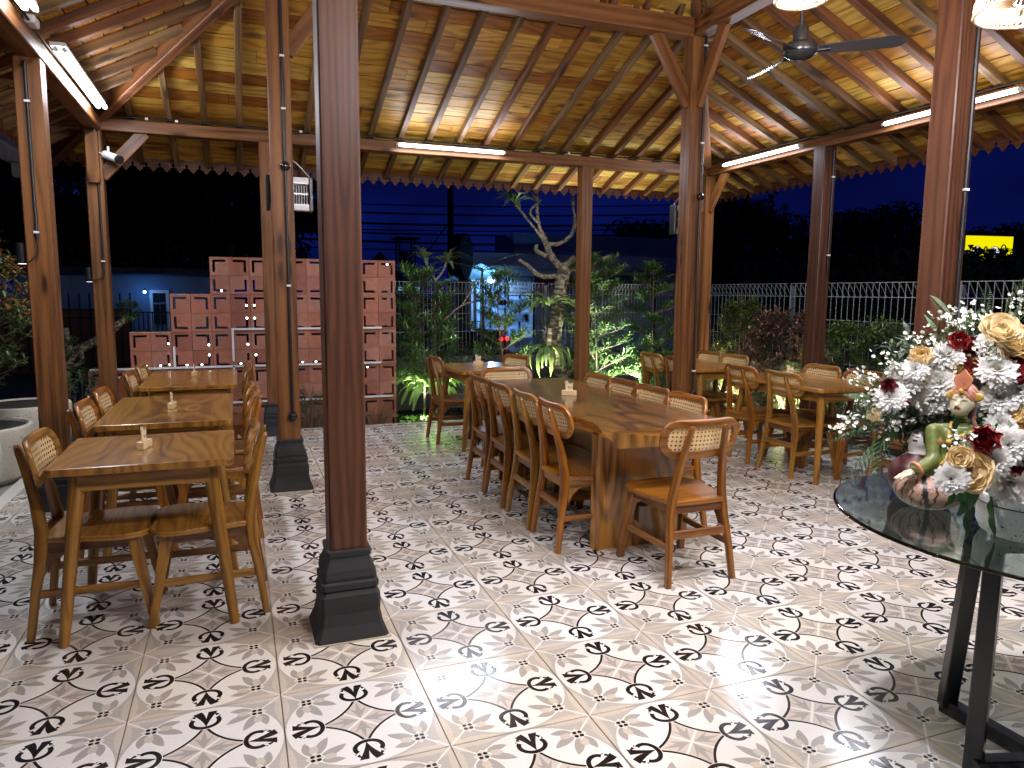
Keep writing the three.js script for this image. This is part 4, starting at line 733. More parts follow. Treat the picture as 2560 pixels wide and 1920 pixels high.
  { const s = new THREE.Shape(); s.moveTo(-0.011, 0); s.quadraticCurveTo(-0.034, 0.03, -0.018, 0.043); s.quadraticCurveTo(-0.004, 0.048, 0.004, 0.062); s.quadraticCurveTo(0.012, 0.047, 0.02, 0.04); s.quadraticCurveTo(0.032, 0.028, 0.011, 0); s.closePath();
    mesh('fan_crest', new THREE.ExtrudeGeometry(s, { depth: 0.005, bevelEnabled: true, bevelSize: 0.002, bevelThickness: 0.002, bevelSegments: 2 }).rotateY(-0.35).rotateX(-0.12).translate(0.073, 0.41, 0.02), pink, o);
    const rr = []; for (let i = -3; i <= 3; i++) rr.push(tube([[0, 0.008, 0], [i * 0.0035, 0.026, 0], [i * 0.0055, 0.04 - Math.abs(i) * 0.002, 0]], 0.0013, 6, 5)); mesh('crest_rib', join(rr).rotateY(-0.35).rotateX(-0.12).translate(0.075, 0.41, 0.0275), rust, o); }
  mesh('gold_ornament', [ball(0.0075, 0.066, 0.405, 0.032), new THREE.ConeGeometry(0.009, 0.014, 8).rotateX(Math.PI).translate(0.066, 0.394, 0.034)], gold, o);
  for (const [x, y, z, r, k] of [[0.114, 0.384, 0.014, -0.9, 1.15], [0.041, 0.388, 0.006, 0.5, 0.95]]) mesh('gold_wing', new THREE.SphereGeometry(0.013, 14, 10).scale(1.35 * k, 0.95 * k, 0.5).rotateZ(r > 0 ? 1.2 : 0.35).rotateY(r > 0 ? 0.5 : -0.4).translate(x, y, z), gold, o);
  mesh('ribbon', [tube([[0.11, 0.35, -0.01], [0.108, 0.315, -0.008], [0.118, 0.285, 0.0]], 0.01, 10, 8, 0.6)], pc([0.16, 0.075, 0.05]), o);
  mesh('collar', new THREE.TorusGeometry(0.0185, 0.003, 6, 24).rotateX(Math.PI / 2).translate(0.077, 0.309, -0.012), pc([0.02, 0.025, 0.01]), o);
}
{
  const o = thing('clay_figurine', 'second clay figure in maroon with white face and black hair', 'figurine', null, [1.652, 0.752, 0.768], -0.84);
  const f = p => smin(smin(ell(p, [-0.02, 0.07, 0], [0.08, 0.075, 0.07]), cap(p, [-0.02, 0.1, 0], [-0.005, 0.15, 0], 0.055, 0.03), 0.03), smin(ell(p, [-0.005, 0.2, 0.0], [0.032, 0.043, 0.034]), smin(cap(p, [-0.03, 0.205, 0.012], [-0.0395, 0.195, 0.014], 0.004, 0.006), ell(p, [-0.026, 0.176, 0.01], [0.014, 0.014, 0.014]), 0.008), 0.012), 0.014);
  mesh('body', nets(f, [-0.11, -0.006, -0.08], [0.08, 0.26, 0.08], 0.0036, p => { const [x, y, z] = p; if (y < 0.155) return [0.075, 0.014, 0.012]; const h = x > 0.006 - (y - 0.2) * 0.3 || y > 0.226; if (h) return [0.008, 0.008, 0.008]; if (Math.abs(y - 0.203) < 0.0045 && Math.abs(x + 0.02) < 0.008) return [0.01, 0.01, 0.01]; if (Math.abs(y - 0.217 + (x + 0.02) * 0.2) < 0.002 && Math.abs(x + 0.02) < 0.012) return [0.01, 0.01, 0.01]; return [0.72, 0.69, 0.62]; }), clay, o);
}
// ---------------------------------------------------------------- breeze block wall with small lights behind its slots
{
  const o = thing('breeze_block_wall', 'stepped wall of terracotta breeze blocks with lights behind its slots', 'block wall', null, [-2.05, -0.18, -5.88]);
  const B = 0.2, D = 0.09, r = rng(404);
  const mk = (lx, ty, k) => {                        // L slot along the left or right side and the top or bottom
    const s = new THREE.Shape(), e = 0.0988; s.moveTo(-e, -e); s.lineTo(e, -e); s.lineTo(e, e); s.lineTo(-e, e); s.closePath();
    const h = new THREE.Path(), a = 0.069, q = 0.047 - k * 0.002, L = 0.06 + k * 0.004;
    const pts = [[-a, a], [L, a + 0.003], [L - 0.004, a - 0.022], [L - 0.03, q + 0.002], [-q, q], [-q, -L + 0.03], [-a + 0.024, -L + 0.004], [-a - 0.002, -L]].map(([x, y]) => [x * -lx, y * ty]);
    const P = lx * ty > 0 ? pts : pts.slice(); h.moveTo(...P[0]); for (let i = 1; i < P.length; i++) h.lineTo(...P[i]); h.closePath(); s.holes.push(h);
    return new THREE.ExtrudeGeometry(s, { depth: D, bevelEnabled: true, bevelThickness: 0.0015, bevelSize: 0.0015, bevelOffset: -0.0015, bevelSegments: 1, steps: 1 }).translate(0, 0, -D);
  };
  const G = {}; for (const lx of [-1, 1]) for (const ty of [-1, 1]) G[lx + ',' + ty] = [mk(lx, ty, 0), mk(lx, ty, 1)];
  T.clay = dataTex(256, 256, (u, v, c) => { const n = fbm(u * 9, v * 9, 21, 4), s = vnoise(u * 120, v * 120, 4), k = 0.72 + 0.5 * n + 0.12 * s; c[0] = 0.37 * k; c[1] = 0.165 * k; c[2] = 0.115 * k; }, THREE.RepeatWrapping);
  const mats = [0xffffff, 0xf0e2dc, 0xffe8dc, 0xe4cfc8, 0xf8eee8].map(c => new THREE.MeshStandardMaterial({ map: T.clay, color: c, roughness: 0.85 }));
  for (let c = 0; c < 16; c++) for (let q = 0; q < 10; q++) {
    const first = q < 2 ? 6 : q < 4 ? 4 : q < 6 ? 2 : 0; if (c < first) continue;
    const g = G[(c % 2 ? 1 : -1) + ',' + (q % 2 ? -1 : 1)][Math.floor(r() * 2)];
    const m = mesh('block', g, mats[Math.floor(r() * 5)], o); m.position.set((c + 0.5) * B + (r() - 0.5) * 0.002, 2.0 - (q + 0.5) * B, (r() - 0.5) * 0.006); m.rotation.set(0, (r() - 0.5) * 0.01, (r() - 0.5) * 0.008);
  }
  const mort = []; for (let q = 1; q < 10; q++) { const f = q < 2 ? 6 : q < 4 ? 4 : q < 6 ? 2 : 0; mort.push(boxg((16 - f) * B, 0.004, D - 0.016, f * B + (16 - f) * B / 2, 2.0 - q * B, -D / 2 - 0.003)); }
  mesh('mortar', mort, S([0.45, 0.33, 0.27], 0.9), o);
  // white conduit on the face
  mesh('conduit', [boxg(1.62, 0.022, 0.018, 2.22, 1.226, 0.014), boxg(0.022, 0.36, 0.02, 1.407, 1.056, 0.015), boxg(3.0, 0.02, 0.018, 1.52, 0.82, 0.014), boxg(0.022, 0.24, 0.018, 0.82, 0.93, 0.0145), boxg(1.9, 0.02, 0.018, 2.2, 0.42, 0.014), boxg(0.02, 0.09, 0.02, 1.407, 0.79, 0.013)], M.white, o);
  // small bulbs strung behind the slots
  const lampM = S([0.9, 0.9, 0.9], 0.5, { emissive: new THREE.Color(1, 0.96, 0.88), emissiveIntensity: 14 });
  for (const [c, q, ax, ay] of [[3, 4, 0.06, -0.03], [2, 5, 0.03, -0.062], [3, 5, -0.03, -0.062], [3, 5, 0.062, -0.055], [4, 5, 0.03, -0.062], [5, 5, -0.02, -0.062], [5, 4, 0.06, -0.05], [5, 5, 0.06, 0.04], [6, 1, 0.01, -0.062], [7, 2, 0.06, -0.02], [8, 2, -0.06, -0.02], [7, 3, 0.06, 0.04], [8, 3, -0.06, 0.04], [7, 4, 0.06, -0.05], [7, 5, -0.02, -0.062], [8, 5, -0.06, 0.03], [11, 4, 0.062, -0.05], [11, 5, -0.01, -0.062], [10, 5, 0.04, -0.062], [13, 4, 0.06, -0.02], [13, 5, 0.0, -0.062], [15, 0, 0.03, 0.06], [14, 6, -0.02, 0.06], [9, 6, -0.04, 0.062], [8, 7, -0.062, 0.05]])
    mesh('light_bulb', new THREE.SphereGeometry(0.011, 8, 6), lampM, o).position.set((c + 0.5) * B + ax, 2.0 - (q + 0.5) * B + ay, -D - 0.02);
}

// ---------------------------------------------------------------- planting
const at = (px, py, z) => { const v = V((px - 1280) / 1819, -(py - 960) / 1819, -1).applyEuler(camera.rotation); return camera.position.clone().addScaledVector(v, (z - camera.position.z) / v.z); };
class Leaves {
  constructor() { this.p = []; this.c = []; }
  // folded leaf: base b, direction d, length, width, colour, sag
  add(b, d, len, wid, col, sag = 0.15, side) {
    const s = side ?? V(0, 1, 0).cross(d); if (s.lengthSq() < 1e-6) s.set(1, 0, 0); s.normalize().multiplyScalar(wid / 2);
    const m = b.clone().addScaledVector(d, len * 0.45), t = b.clone().addScaledVector(d, len); t.y -= sag * len; m.y += sag * len * 0.12; const l = m.clone().add(s), r = m.clone().sub(s); l.y += wid * 0.12; r.y += wid * 0.12;
    for (const q of [b, l, m, b, m, r, l, t, m, m, t, r]) this.p.push(q.x, q.y, q.z); for (let i = 0; i < 12; i++) this.c.push(...col);
  }
  build(name, parent, mat, kind) { const g = new THREE.BufferGeometry(); g.setAttribute('position', new THREE.Float32BufferAttribute(this.p, 3)); g.setAttribute('color', new THREE.Float32BufferAttribute(this.c, 3)); g.computeVertexNormals(); return mesh(name, g, mat, parent, kind); }
}
M.leaf = new THREE.MeshPhysicalMaterial({ vertexColors: true, side: THREE.DoubleSide, roughness: 0.5, transmission: 0.22, thickness: 0 });
M.gloss = new THREE.MeshPhysicalMaterial({ vertexColors: true, side: THREE.DoubleSide, roughness: 0.32 });
M.bark = S([0.16, 0.12, 0.08], 0.85); M.barkPale = new THREE.MeshStandardMaterial({ map: dataTex(512, 256, (u, v, c) => { const n = fbm(u * 90, v * 6, 33, 4), s = sstep(0.42, 0.6, n), k = 0.7 + 0.5 * vnoise(u * 200, v * 40, 2); c[0] = mix(0.09, 0.4, s) * k; c[1] = mix(0.072, 0.34, s) * k; c[2] = mix(0.048, 0.23, s) * k; }, THREE.RepeatWrapping), roughness: 0.85 });
const rd = (r, a = 1) => (r() * 2 - 1) * a, shade = (c, k) => c.map(x => x * k);
const dir = (az, el) => V(Math.cos(az) * Math.cos(el), Math.sin(el), Math.sin(az) * Math.cos(el));
// shrub of upright stems with whorls of narrow leaves
function podocarpus(label, base, h, wid, seed, n = 16, lean = [0, 0], low = 0.2) {
  const o = thing('yew_pine', label, 'shrub', 'yew pines planted round the pavilion', base.toArray()), r = rng(seed), L = new Leaves(), wood = [];
  const top = V(lean[0], h, lean[1]); wood.push(tube([[0, 0, 0], [lean[0] * 0.3 + rd(r, 0.03), h * 0.35, 0], [lean[0] * 0.7, h * 0.7, 0], top], 0.016, 14, 6, 0.3));
  const twig = (p, d, len) => {
    const q = p.clone().addScaledVector(d, len * 0.55), e = q.clone().addScaledVector(d.clone().add(V(0, 0.35, 0)).normalize(), len * 0.45); wood.push(tube([p, q, e], 0.0045, 5, 4, 0.4));
    const k = Math.round(len / 0.0085); for (let i = 0; i < k; i++) { const t = 0.3 + 0.7 * i / k, b = p.clone().lerp(e, t), a = i * 2.4 + r(), dd = d.clone().multiplyScalar(0.6).add(dir(a, 0.25 + rd(r, 0.3))).normalize(); const young = t > 0.85 ? 1.5 : 1; L.add(b, dd, 0.1 + r() * 0.06, 0.0175, shade([0.085, 0.175, 0.035], (0.6 + r() * 0.8) * young), 0.12); }
  };
  for (let i = 0; i < n; i++) {
    const t = low + (1 - low) * (i + 0.4) / n, a = i * 2.4 + rd(r, 0.5), y = h * t, reach = wid * (0.45 + 0.75 * Math.sin(Math.PI * Math.min(0.96, t * 0.85 + 0.12))) * (0.7 + r() * 0.5);
    const p = V(lean[0] * t, y, lean[1] * t), d = dir(a, 0.25 + r() * 0.35), m = p.clone().addScaledVector(d, reach * 0.6); wood.push(tube([p, m], 0.006, 4, 4, 0.6));
    for (let k = 0; k < 6; k++) { const s = p.clone().lerp(m, 0.25 + k * 0.15); twig(s, dir(a + rd(r, 1.0), 0.25 + r() * 0.6), 0.14 + r() * 0.12); }
  }
  for (let k = 0; k < 4; k++) twig(top.clone().setY(h - 0.05), dir(k * 1.57, 1.0), 0.18);
  mesh('stem', wood, M.bark, o); L.build('foliage', o, M.leaf); return o;
}
podocarpus('tall yew pine at the end of the block wall, above the lit ferns', V(1.55, -0.2, -6.15), 1.8, 0.56, 1, 34);
podocarpus('yew pine between the lit ferns and the old frangipani', V(2.68, -0.2, -6.25), 1.8, 0.46, 2, 15, [-0.16, 0.05], 0.36);
podocarpus('yew pine seen on both sides of the slim far column', V(3.98, -0.2, -6.2), 2.0, 0.5, 3, 28, [-0.1, 0], 0.2);
podocarpus('yew pine left of the braced column, in front of the mesh fence', V(4.82, -0.2, -6.2), 1.95, 0.36, 4, 15, [0, 0], 0.34);
podocarpus('low bright yew pine at the foot of the braced column', V(4.62, -0.2, -5.95), 0.75, 0.34, 5, 9, [0, 0], 0.3);

// broad arching fronds from one base
function fern(name, label, base, n, len, wid, cols, seed, o2 = {}) {
  const o = thing(name, label, o2.cat ?? 'fern', o2.group ?? 'ferns in the lit garden', base.toArray()), r = rng(seed);
  for (let i = 0; i < n; i++) {
    const az = (o2.az ?? 0) + (i / n - 0.5) * (o2.spread ?? 6.28) + rd(r, 0.15), el = (o2.el ?? 0.8) + rd(r, 0.3), l = len * (0.7 + r() * 0.5), N = 9, P = [], pos = [], idx = [];
    let p = V(0, 0, 0), e = el; for (let k = 0; k <= N; k++) { P.push(p.clone()); p = p.clone().addScaledVector(dir(az, e), l / N); e -= (o2.curl ?? 0.16) * (0.7 + r() * 0.6); }
    const s = V(-Math.sin(az), 0, Math.cos(az)); const lobes = o2.lobes ?? 0;
    P.forEach((q, k) => { const t = k / N, w = wid * Math.pow(Math.sin(Math.PI * Math.min(0.98, 0.08 + t * 0.9)), 0.7) * (1 + lobes * (k % 2 ? 0.5 : -0.3)); const wav = (o2.wave ?? 0) * Math.sin(k * 2.1 + i) * w; pos.push(q.x + s.x * w / 2, q.y + wav + w * 0.15, q.z + s.z * w / 2, q.x, q.y, q.z, q.x - s.x * w / 2, q.y - wav + w * 0.15, q.z - s.z * w / 2); });
    for (let k = 0; k < N; k++) for (let j = 0; j < 2; j++) { const a = k * 3 + j; idx.push(a, a + 1, a + 4, a, a + 4, a + 3); }
    const g = new THREE.BufferGeometry(); g.setAttribute('position', new THREE.Float32BufferAttribute(pos, 3)); g.setIndex(idx); g.computeVertexNormals(); const c = shade(cols[i % cols.length], 0.8 + r() * 0.4); paint(g, c); mesh('leaf', g, M.leaf, o);
  }
  return o;
}
fern('bird_nest_fern', 'big bright fern with wavy leaves under the tall yew pine', V(1.6, 0.3, -5.92), 24, 0.62, 0.09, [[0.17, 0.29, 0.05], [0.13, 0.24, 0.04], [0.2, 0.33, 0.07]], 11, { el: 0.75, curl: 0.2, wave: 0.25 });
fern('bird_nest_fern', 'pale wavy fern at the floor edge below the big bright one', V(1.35, -0.12, -5.75), 14, 0.42, 0.06, [[0.2, 0.34, 0.08], [0.14, 0.26, 0.05]], 12, { el: 0.9, curl: 0.2, wave: 0.3 });
fern('ground_vine', 'small bright heart leaved plant at the floor edge', V(1.3, -0.17, -5.5), 12, 0.14, 0.1, [[0.12, 0.36, 0.03]], 13, { cat: 'plant', group: 'low plants', el: 0.7, curl: 0.1 });

// rosette of long leaves on bare limbs
function rosette(L, p, up, r, n, len, wid, col) { for (let i = 0; i < n; i++) { const a = i * 2.4 + r() * 0.6, el = 0.15 + r() * 0.75 - (i > n * 0.6 ? 0.5 : 0), d = dir(a, el).addScaledVector(up, 0.3).normalize(); L.add(p, d, len * (0.7 + r() * 0.5), wid, shade(col, 0.7 + r() * 0.6), 0.32); } }
{
  const o = thing('young_frangipani', 'young frangipani with a thin pale trunk and long leaves', 'tree', null, [1.7, -0.2, -6.2]), r = rng(21), L = new Leaves();
  mesh('trunk', [tube([[0.02, 0, 0], [0.01, 0.8, 0], [0.0, 1.6, 0], [0.02, 1.82, 0]], 0.02, 16, 7, 0.75), tube([[0.02, 1.8, 0], [-0.07, 1.95, 0.02], [-0.13, 2.05, 0.03]], 0.013, 8, 6), tube([[0.02, 1.8, 0], [0.12, 1.93, 0], [0.16, 2.03, 0]], 0.013, 8, 6), tube([[0.0, 1.2, 0.02], [0.35, 1.5, 0.05], [0.75, 1.58, 0.05]], 0.015, 12, 6, 0.6), tube([[0.35, 1.5, 0.05], [0.5, 1.75, 0.05]], 0.01, 6, 6)], M.barkPale, o);
  for (const p of [V(-0.13, 2.05, 0.03), V(0.16, 2.03, 0)]) rosette(L, p, V(0, 1, 0), r, 13, 0.3, 0.06, [0.11, 0.16, 0.05]); rosette(L, V(0.75, 1.58, 0.05), V(0.5, 0.6, 0), r, 9, 0.24, 0.06, [0.1, 0.15, 0.05]); rosette(L, V(0.5, 1.75, 0.05), V(0, 1, 0), r, 8, 0.2, 0.05, [0.12, 0.17, 0.05]);
  L.build('crown', o, M.leaf);
}
{
  const Z = -6.3, P = (x, y, dz = 0) => { const q = at(x, y, Z + dz); return V(q.x - 3.42, q.y + 0.2, dz); };
  const o = thing('old_frangipani', 'old frangipani with a thick mottled trunk and knotted bare limbs', 'tree', null, [3.42, -0.2, Z]), r = rng(22), L = new Leaves();
  const limb = (pts, q0, k, seg = 22) => { const r0 = q0 * (q0 > 0.1 ? 0.95 : 0.74); const g = tube(pts, r0, seg, 9, k), p = g.attributes.position; for (let i = 0; i < p.count; i++) { const n = fbm(p.getX(i) * 14, p.getY(i) * 14 + p.getZ(i) * 9, 8, 3) - 0.5, c = g.attributes.normal; p.setXYZ(i, p.getX(i) + c.getX(i) * n * r0 * 0.55, p.getY(i) + c.getY(i) * n * r0 * 0.4, p.getZ(i) + c.getZ(i) * n * r0 * 0.55); } g.computeVertexNormals(); return g; };
  mesh('trunk', [limb([V(0.02, 0, 0), P(1405, 960), P(1385, 870), P(1392, 790), P(1402, 720), P(1412, 665)], 0.115, 0.85, 30), limb([P(1412, 680), P(1385, 650), P(1365, 610), P(1352, 575)], 0.075, 0.6), limb([P(1405, 690), P(1350, 690), P(1320, 665), P(1297, 650)], 0.05, 0.6), limb([P(1415, 680), P(1450, 665), P(1490, 655), P(1530, 640)], 0.06, 0.7), limb([P(1410, 670), P(1440, 648), P(1412 + 25, 650)], 0.09, 0.9, 8),
    limb([P(1365, 610), P(1395, 610), P(1425, 590), P(1437, 560), P(1432, 510)], 0.04, 0.55), limb([P(1352, 580), P(1344, 540), P(1345, 480), P(1350, 445)], 0.035, 0.5), limb([P(1360, 600), P(1328, 560), P(1300, 525), P(1285, 505)], 0.03, 0.45), limb([P(1348, 560), P(1325, 530), P(1352, 500)], 0.026, 0.6), limb([P(1345, 500), P(1310, 460), P(1290, 430)], 0.022, 0.5), limb([P(1432, 515), P(1434, 470), P(1438, 440)], 0.03, 0.6), limb([P(1365, 640), P(1340, 625), P(1342, 612)], 0.04, 1, 8), limb([P(1410, 950), P(1440, 900), P(1455, 860)], 0.05, 0.5), limb([P(1400, 1000), P(1370, 1010), P(1330, 1000)], 0.05, 0.6)], M.barkPale, o);
  for (const [x, y] of [[1285, 505], [1290, 432], [1350, 450], [1300, 470], [1438, 445], [1345, 470]]) rosette(L, P(x, y), V(0, 0.6, 0), r, 15, 0.4, 0.085, [0.1, 0.17, 0.06]);
  L.build('crown', o, M.leaf);
  const g = [[1345, 770, -0.02, 1, 22, 0.5], [1375, 870, 0.02, 0, 0, 0]];
}
{ const p = at(1372, 765, -6.12); fern('staghorn_fern', 'staghorn fern growing halfway up the old frangipani trunk', p, 24, 0.5, 0.075, [[0.09, 0.15, 0.035], [0.12, 0.19, 0.045], [0.07, 0.12, 0.03]], 31, { el: 0.75, curl: 0.2, wave: 0.15 });
  const q = at(1372, 868, -6.1); fern('staghorn_fern', 'staghorn fern with hanging antler leaves at the trunk base', q, 18, 0.5, 0.06, [[0.16, 0.26, 0.06], [0.12, 0.21, 0.05]], 32, { el: 0.25, curl: 0.28, lobes: 0.5, az: 1.57, spread: 4.6 }); }

// dense bushy shrubs
function bush(name, label, base, h, w, cols, seed, o2 = {}) {
  const o = thing(name, label, o2.cat ?? 'shrub', o2.group ?? 'shrubs along the fence', base.toArray()), r = rng(seed), L = new Leaves(), wood = [];
  const N = o2.n ?? 160; for (let i = 0; i < 9; i++) { const a = i * 2.4, e = V(Math.cos(a) * w * 0.3, h * (0.6 + r() * 0.25), Math.sin(a) * w * 0.3); wood.push(tube([[Math.cos(a) * 0.03, o2.clear ? -0.0 : 0, Math.sin(a) * 0.03], e.clone().multiplyScalar(0.5), e], 0.008, 6, 5, 0.4)); }
  for (let i = 0; i < N; i++) {
    const t = Math.pow(r(), 0.8), y = (o2.clear ?? 0.05) * h + h * (1 - (o2.clear ?? 0.05)) * t, prof = o2.cone ? (1 - t * 0.82) : Math.sqrt(Math.max(0.05, 1 - Math.pow(t * 1.9 - 0.9, 2) * 0.9)), a = r() * 6.28, R = w / 2 * prof * (0.45 + 0.6 * Math.sqrt(r())) * (0.8 + 0.35 * vnoise(a * 2, y * 6, seed));
    const p = V(Math.cos(a) * R, y, Math.sin(a) * R), d = dir(a + rd(r, 0.7), 0.5 + r() * 0.7), len = (o2.twig ?? 0.12) * (0.6 + r() * 0.8), e = p.clone().addScaledVector(d, len), base = cols[Math.floor(r() * cols.length)], tip = o2.tip && t > (o2.tipFrom ?? 0.4) && r() < 0.7 ? o2.tip[Math.floor(r() * o2.tip.length)] : null;
    wood.push(tube([p.clone().multiplyScalar(0.8).setY(p.y - 0.03), p, e], 0.003, 3, 3, 0.5));
    const k = o2.leaves ?? 13; for (let j = 0; j < k; j++) { const s = (j + 0.5) / k, b = p.clone().lerp(e, s), dd = d.clone().multiplyScalar(0.6).add(dir(j * 2.4 + i, rd(r, 0.6))).normalize(); L.add(b, dd, (o2.len ?? 0.06) * (0.7 + r() * 0.6), o2.wid ?? 0.016, shade(tip && s > 0.35 ? tip : base, 0.6 + r() * 0.8), 0.2); }
  }
  mesh('stem', wood, M.bark, o); L.build('foliage', o, o2.gloss ? M.gloss : M.leaf); return o;
}
bush('conical_shrub', 'yellow green cone shaped shrub in front of a fence post', V(5.62, -0.2, -5.3), 1.52, 1.25, [[0.055, 0.085, 0.016], [0.075, 0.11, 0.02]], 51, { n: 560, cone: true, tip: [[0.17, 0.2, 0.03]], tipFrom: 0.1, len: 0.075, wid: 0.019 });
bush('round_shrub', 'reddish brown shrub left of the slim right column', V(5.55, -0.2, -4.42), 1.38, 1.0, [[0.06, 0.04, 0.02], [0.09, 0.045, 0.025], [0.045, 0.05, 0.018]], 52, { n: 480, tip: [[0.18, 0.09, 0.05]], tipFrom: 0.2, len: 0.09, wid: 0.026, gloss: true });
bush('round_shrub', 'dark green shrub right of the slim right column', V(5.62, -0.2, -3.25), 1.3, 1.15, [[0.06, 0.105, 0.022], [0.08, 0.125, 0.025]], 53, { n: 520, len: 0.09, wid: 0.026, gloss: true });
bush('variegated_shrub', 'low pale speckled shrub at the foot of the slim right column', V(5.36, -0.2, -3.95), 0.85, 0.75, [[0.16, 0.2, 0.06], [0.3, 0.32, 0.12], [0.08, 0.13, 0.03]], 54, { n: 200, len: 0.05, wid: 0.024 });
bush('round_shrub', 'dark shrub right of the table signed 20, behind the flowers', V(5.6, -0.2, -2.1), 0.95, 1.0, [[0.05, 0.085, 0.02]], 55, { n: 220, len: 0.07, wid: 0.02, gloss: true });
for (const [i, z] of [[0, -5.0], [1, -4.2], [2, -3.4], [3, -2.7]]) bush('low_ground_plant', ['grassy low plant behind the far chairs by the right edge', 'grassy low plant under the chairs signed 20 side', 'grassy low plant at the foot of the slim right column', 'grassy low plant nearest the big right column'][i], V(5.22, -0.2, z), 0.5, 0.7, [[0.07, 0.1, 0.03], [0.14, 0.17, 0.08]], 60 + i, { n: 90, len: 0.1, wid: 0.012, group: 'low plants', cat: 'plant' });
bush('small_shrub', 'small leafy shrub at the foot of the block wall', V(0.15, -0.2, -5.62), 0.55, 0.36, [[0.05, 0.09, 0.03]], 65, { n: 90, len: 0.035, wid: 0.016, group: 'low plants', cat: 'plant' });
bush('small_shrub', 'tiny reddish weed at the right foot of the block wall', V(0.85, -0.2, -5.7), 0.32, 0.3, [[0.09, 0.06, 0.02], [0.06, 0.08, 0.02]], 66, { n: 40, len: 0.03, wid: 0.012, group: 'low plants', cat: 'plant' });
bush('hedge_shrub', 'dark mass of shrubs between the two lit plants', V(2.25, -0.2, -6.6), 1.0, 0.9, [[0.03, 0.055, 0.016]], 67, { n: 200, len: 0.06, wid: 0.018 });
bush('hedge_shrub', 'dark shrub behind the trunk of the old frangipani', V(3.75, -0.2, -6.7), 1.5, 0.7, [[0.03, 0.055, 0.016]], 68, { n: 200, len: 0.06, wid: 0.02 });
bush('weeping_plant', 'small white flowering plant beside the left corner column', V(-2.08, -0.02, -5.55), 0.62, 0.4, [[0.1, 0.15, 0.05]], 69, { n: 50, len: 0.06, wid: 0.02, group: 'low plants', cat: 'plant' });

// ---------------------------------------------------------------- planters on the left
tag(mesh('side_path', boxg(3.2, 0.16, 9.6, -3.74, -0.12, -2.2), S([0.3, 0.29, 0.27], 0.8)), 'pale concrete strip beside the tile floor', 'path', null, 'structure');
tag(mesh('kerb', boxg(0.1, 0.19, 8.0, -2.172, -0.1, -1.34), S([0.62, 0.6, 0.55], 0.7)), 'pale kerb along the left edge of the tile floor', 'kerb', null, 'structure');
T.terr = terrazzo([0.62, 0.58, 0.47], [0.3, 0.26, 0.2], 81, 0.34); T.terrW = terrazzo([0.74, 0.74, 0.72], [0.13, 0.12, 0.11], 91, 0.3);
function pot(name, label, p, prof, tx, s, seed) {
  const o = thing(name, label, 'planter', 'terrazzo planters on the left', p); const g = lathe(prof, 48), uv = g.attributes.uv, q = g.attributes.position; for (let i = 0; i < uv.count; i++) uv.setXY(i, uv.getX(i) * s * 3, q.getY(i) * s / prof.reduce((m, a) => Math.max(m, a[0]), 0) * 0.5); mesh('bowl', g, new THREE.MeshStandardMaterial({ map: tx, roughness: 0.6 }), o);
  const top = prof[prof.length - 1]; mesh('soil', cyl(top[0], top[0], 0.02, 0, top[1] + 0.05, 0, 32), S([0.035, 0.028, 0.022], 0.95), o); return o;
}
pot('tall_planter', 'tall white speckled planter at the left edge of the view', [-2.39, -0.03, -3.25], [[0.001, 0], [0.14, 0], [0.17, 0.03], [0.225, 0.22], [0.232, 0.36], [0.222, 0.42], [0.205, 0.425], [0.2, 0.34]], T.terrW, 1.2);
pot('round_planter', 'cream terrazzo planter holding the red tipped shrub', [-2.56, -0.03, -4.05], [[0.001, 0], [0.33, 0], [0.37, 0.06], [0.405, 0.3], [0.41, 0.42], [0.395, 0.44], [0.37, 0.435], [0.36, 0.36]], T.terr, 1.6);
pot('round_planter', 'cream terrazzo planter half hidden behind the left outer column', [-2.42, -0.03, -5.0], [[0.001, 0], [0.3, 0], [0.34, 0.06], [0.37, 0.34], [0.372, 0.46], [0.355, 0.475], [0.335, 0.47], [0.33, 0.4]], T.terr, 1.6);
bush('red_tip_shrub', 'tall potted shrub with red and orange young leaves', V(-2.6, 0.33, -4.1), 1.62, 0.85, [[0.06, 0.1, 0.025], [0.09, 0.13, 0.03], [0.05, 0.09, 0.02]], 71, { n: 330, clear: 0.2, len: 0.085, wid: 0.024, tip: [[0.3, 0.07, 0.03], [0.26, 0.12, 0.04], [0.16, 0.12, 0.03]], tipFrom: 0.42, group: 'potted plants', gloss: true });
{
  const Z = -6.6, P = (x, y, dz = 0) => { const q = at(x, y, Z + dz); return V(q.x + 2.4, q.y + 0.2, dz); };
  const o = thing('bonsai_tree', 'pale trunked bonsai with three clipped leaf balls', 'tree', null, [-2.4, -0.2, Z]), r = rng(72);
  mesh('trunk', [tube([V(-0.02, 0, 0), P(160, 1010), P(166, 930), P(182, 885), P(230, 858), P(275, 830), P(318, 790)], 0.075, 36, 9, 0.5), tube([P(178, 890), P(168, 850), P(163, 820)], 0.045, 10, 8, 0.7), tube([P(200, 872), P(205, 905), P(185, 915)], 0.03, 8, 7, 0.6)], M.barkPale, o);
  for (const [x, y, R, n] of [[322, 775, 0.115, 420], [172, 868, 0.12, 300], [195, 912, 0.1, 200]]) { const c = P(x, y), L = new Leaves(); for (let i = 0; i < n; i++) { const d = V(rd(r), rd(r, 0.75), rd(r)).normalize(), p = c.clone().addScaledVector(d, R * (0.6 + 0.45 * r())); L.add(p, d.clone().add(V(rd(r, 0.6), 0.3, rd(r, 0.6))).normalize(), 0.04, 0.024, shade([0.075, 0.14, 0.04], 0.5 + r() * 0.8), 0.2); } L.build('leaf_ball', o, M.gloss); }
}

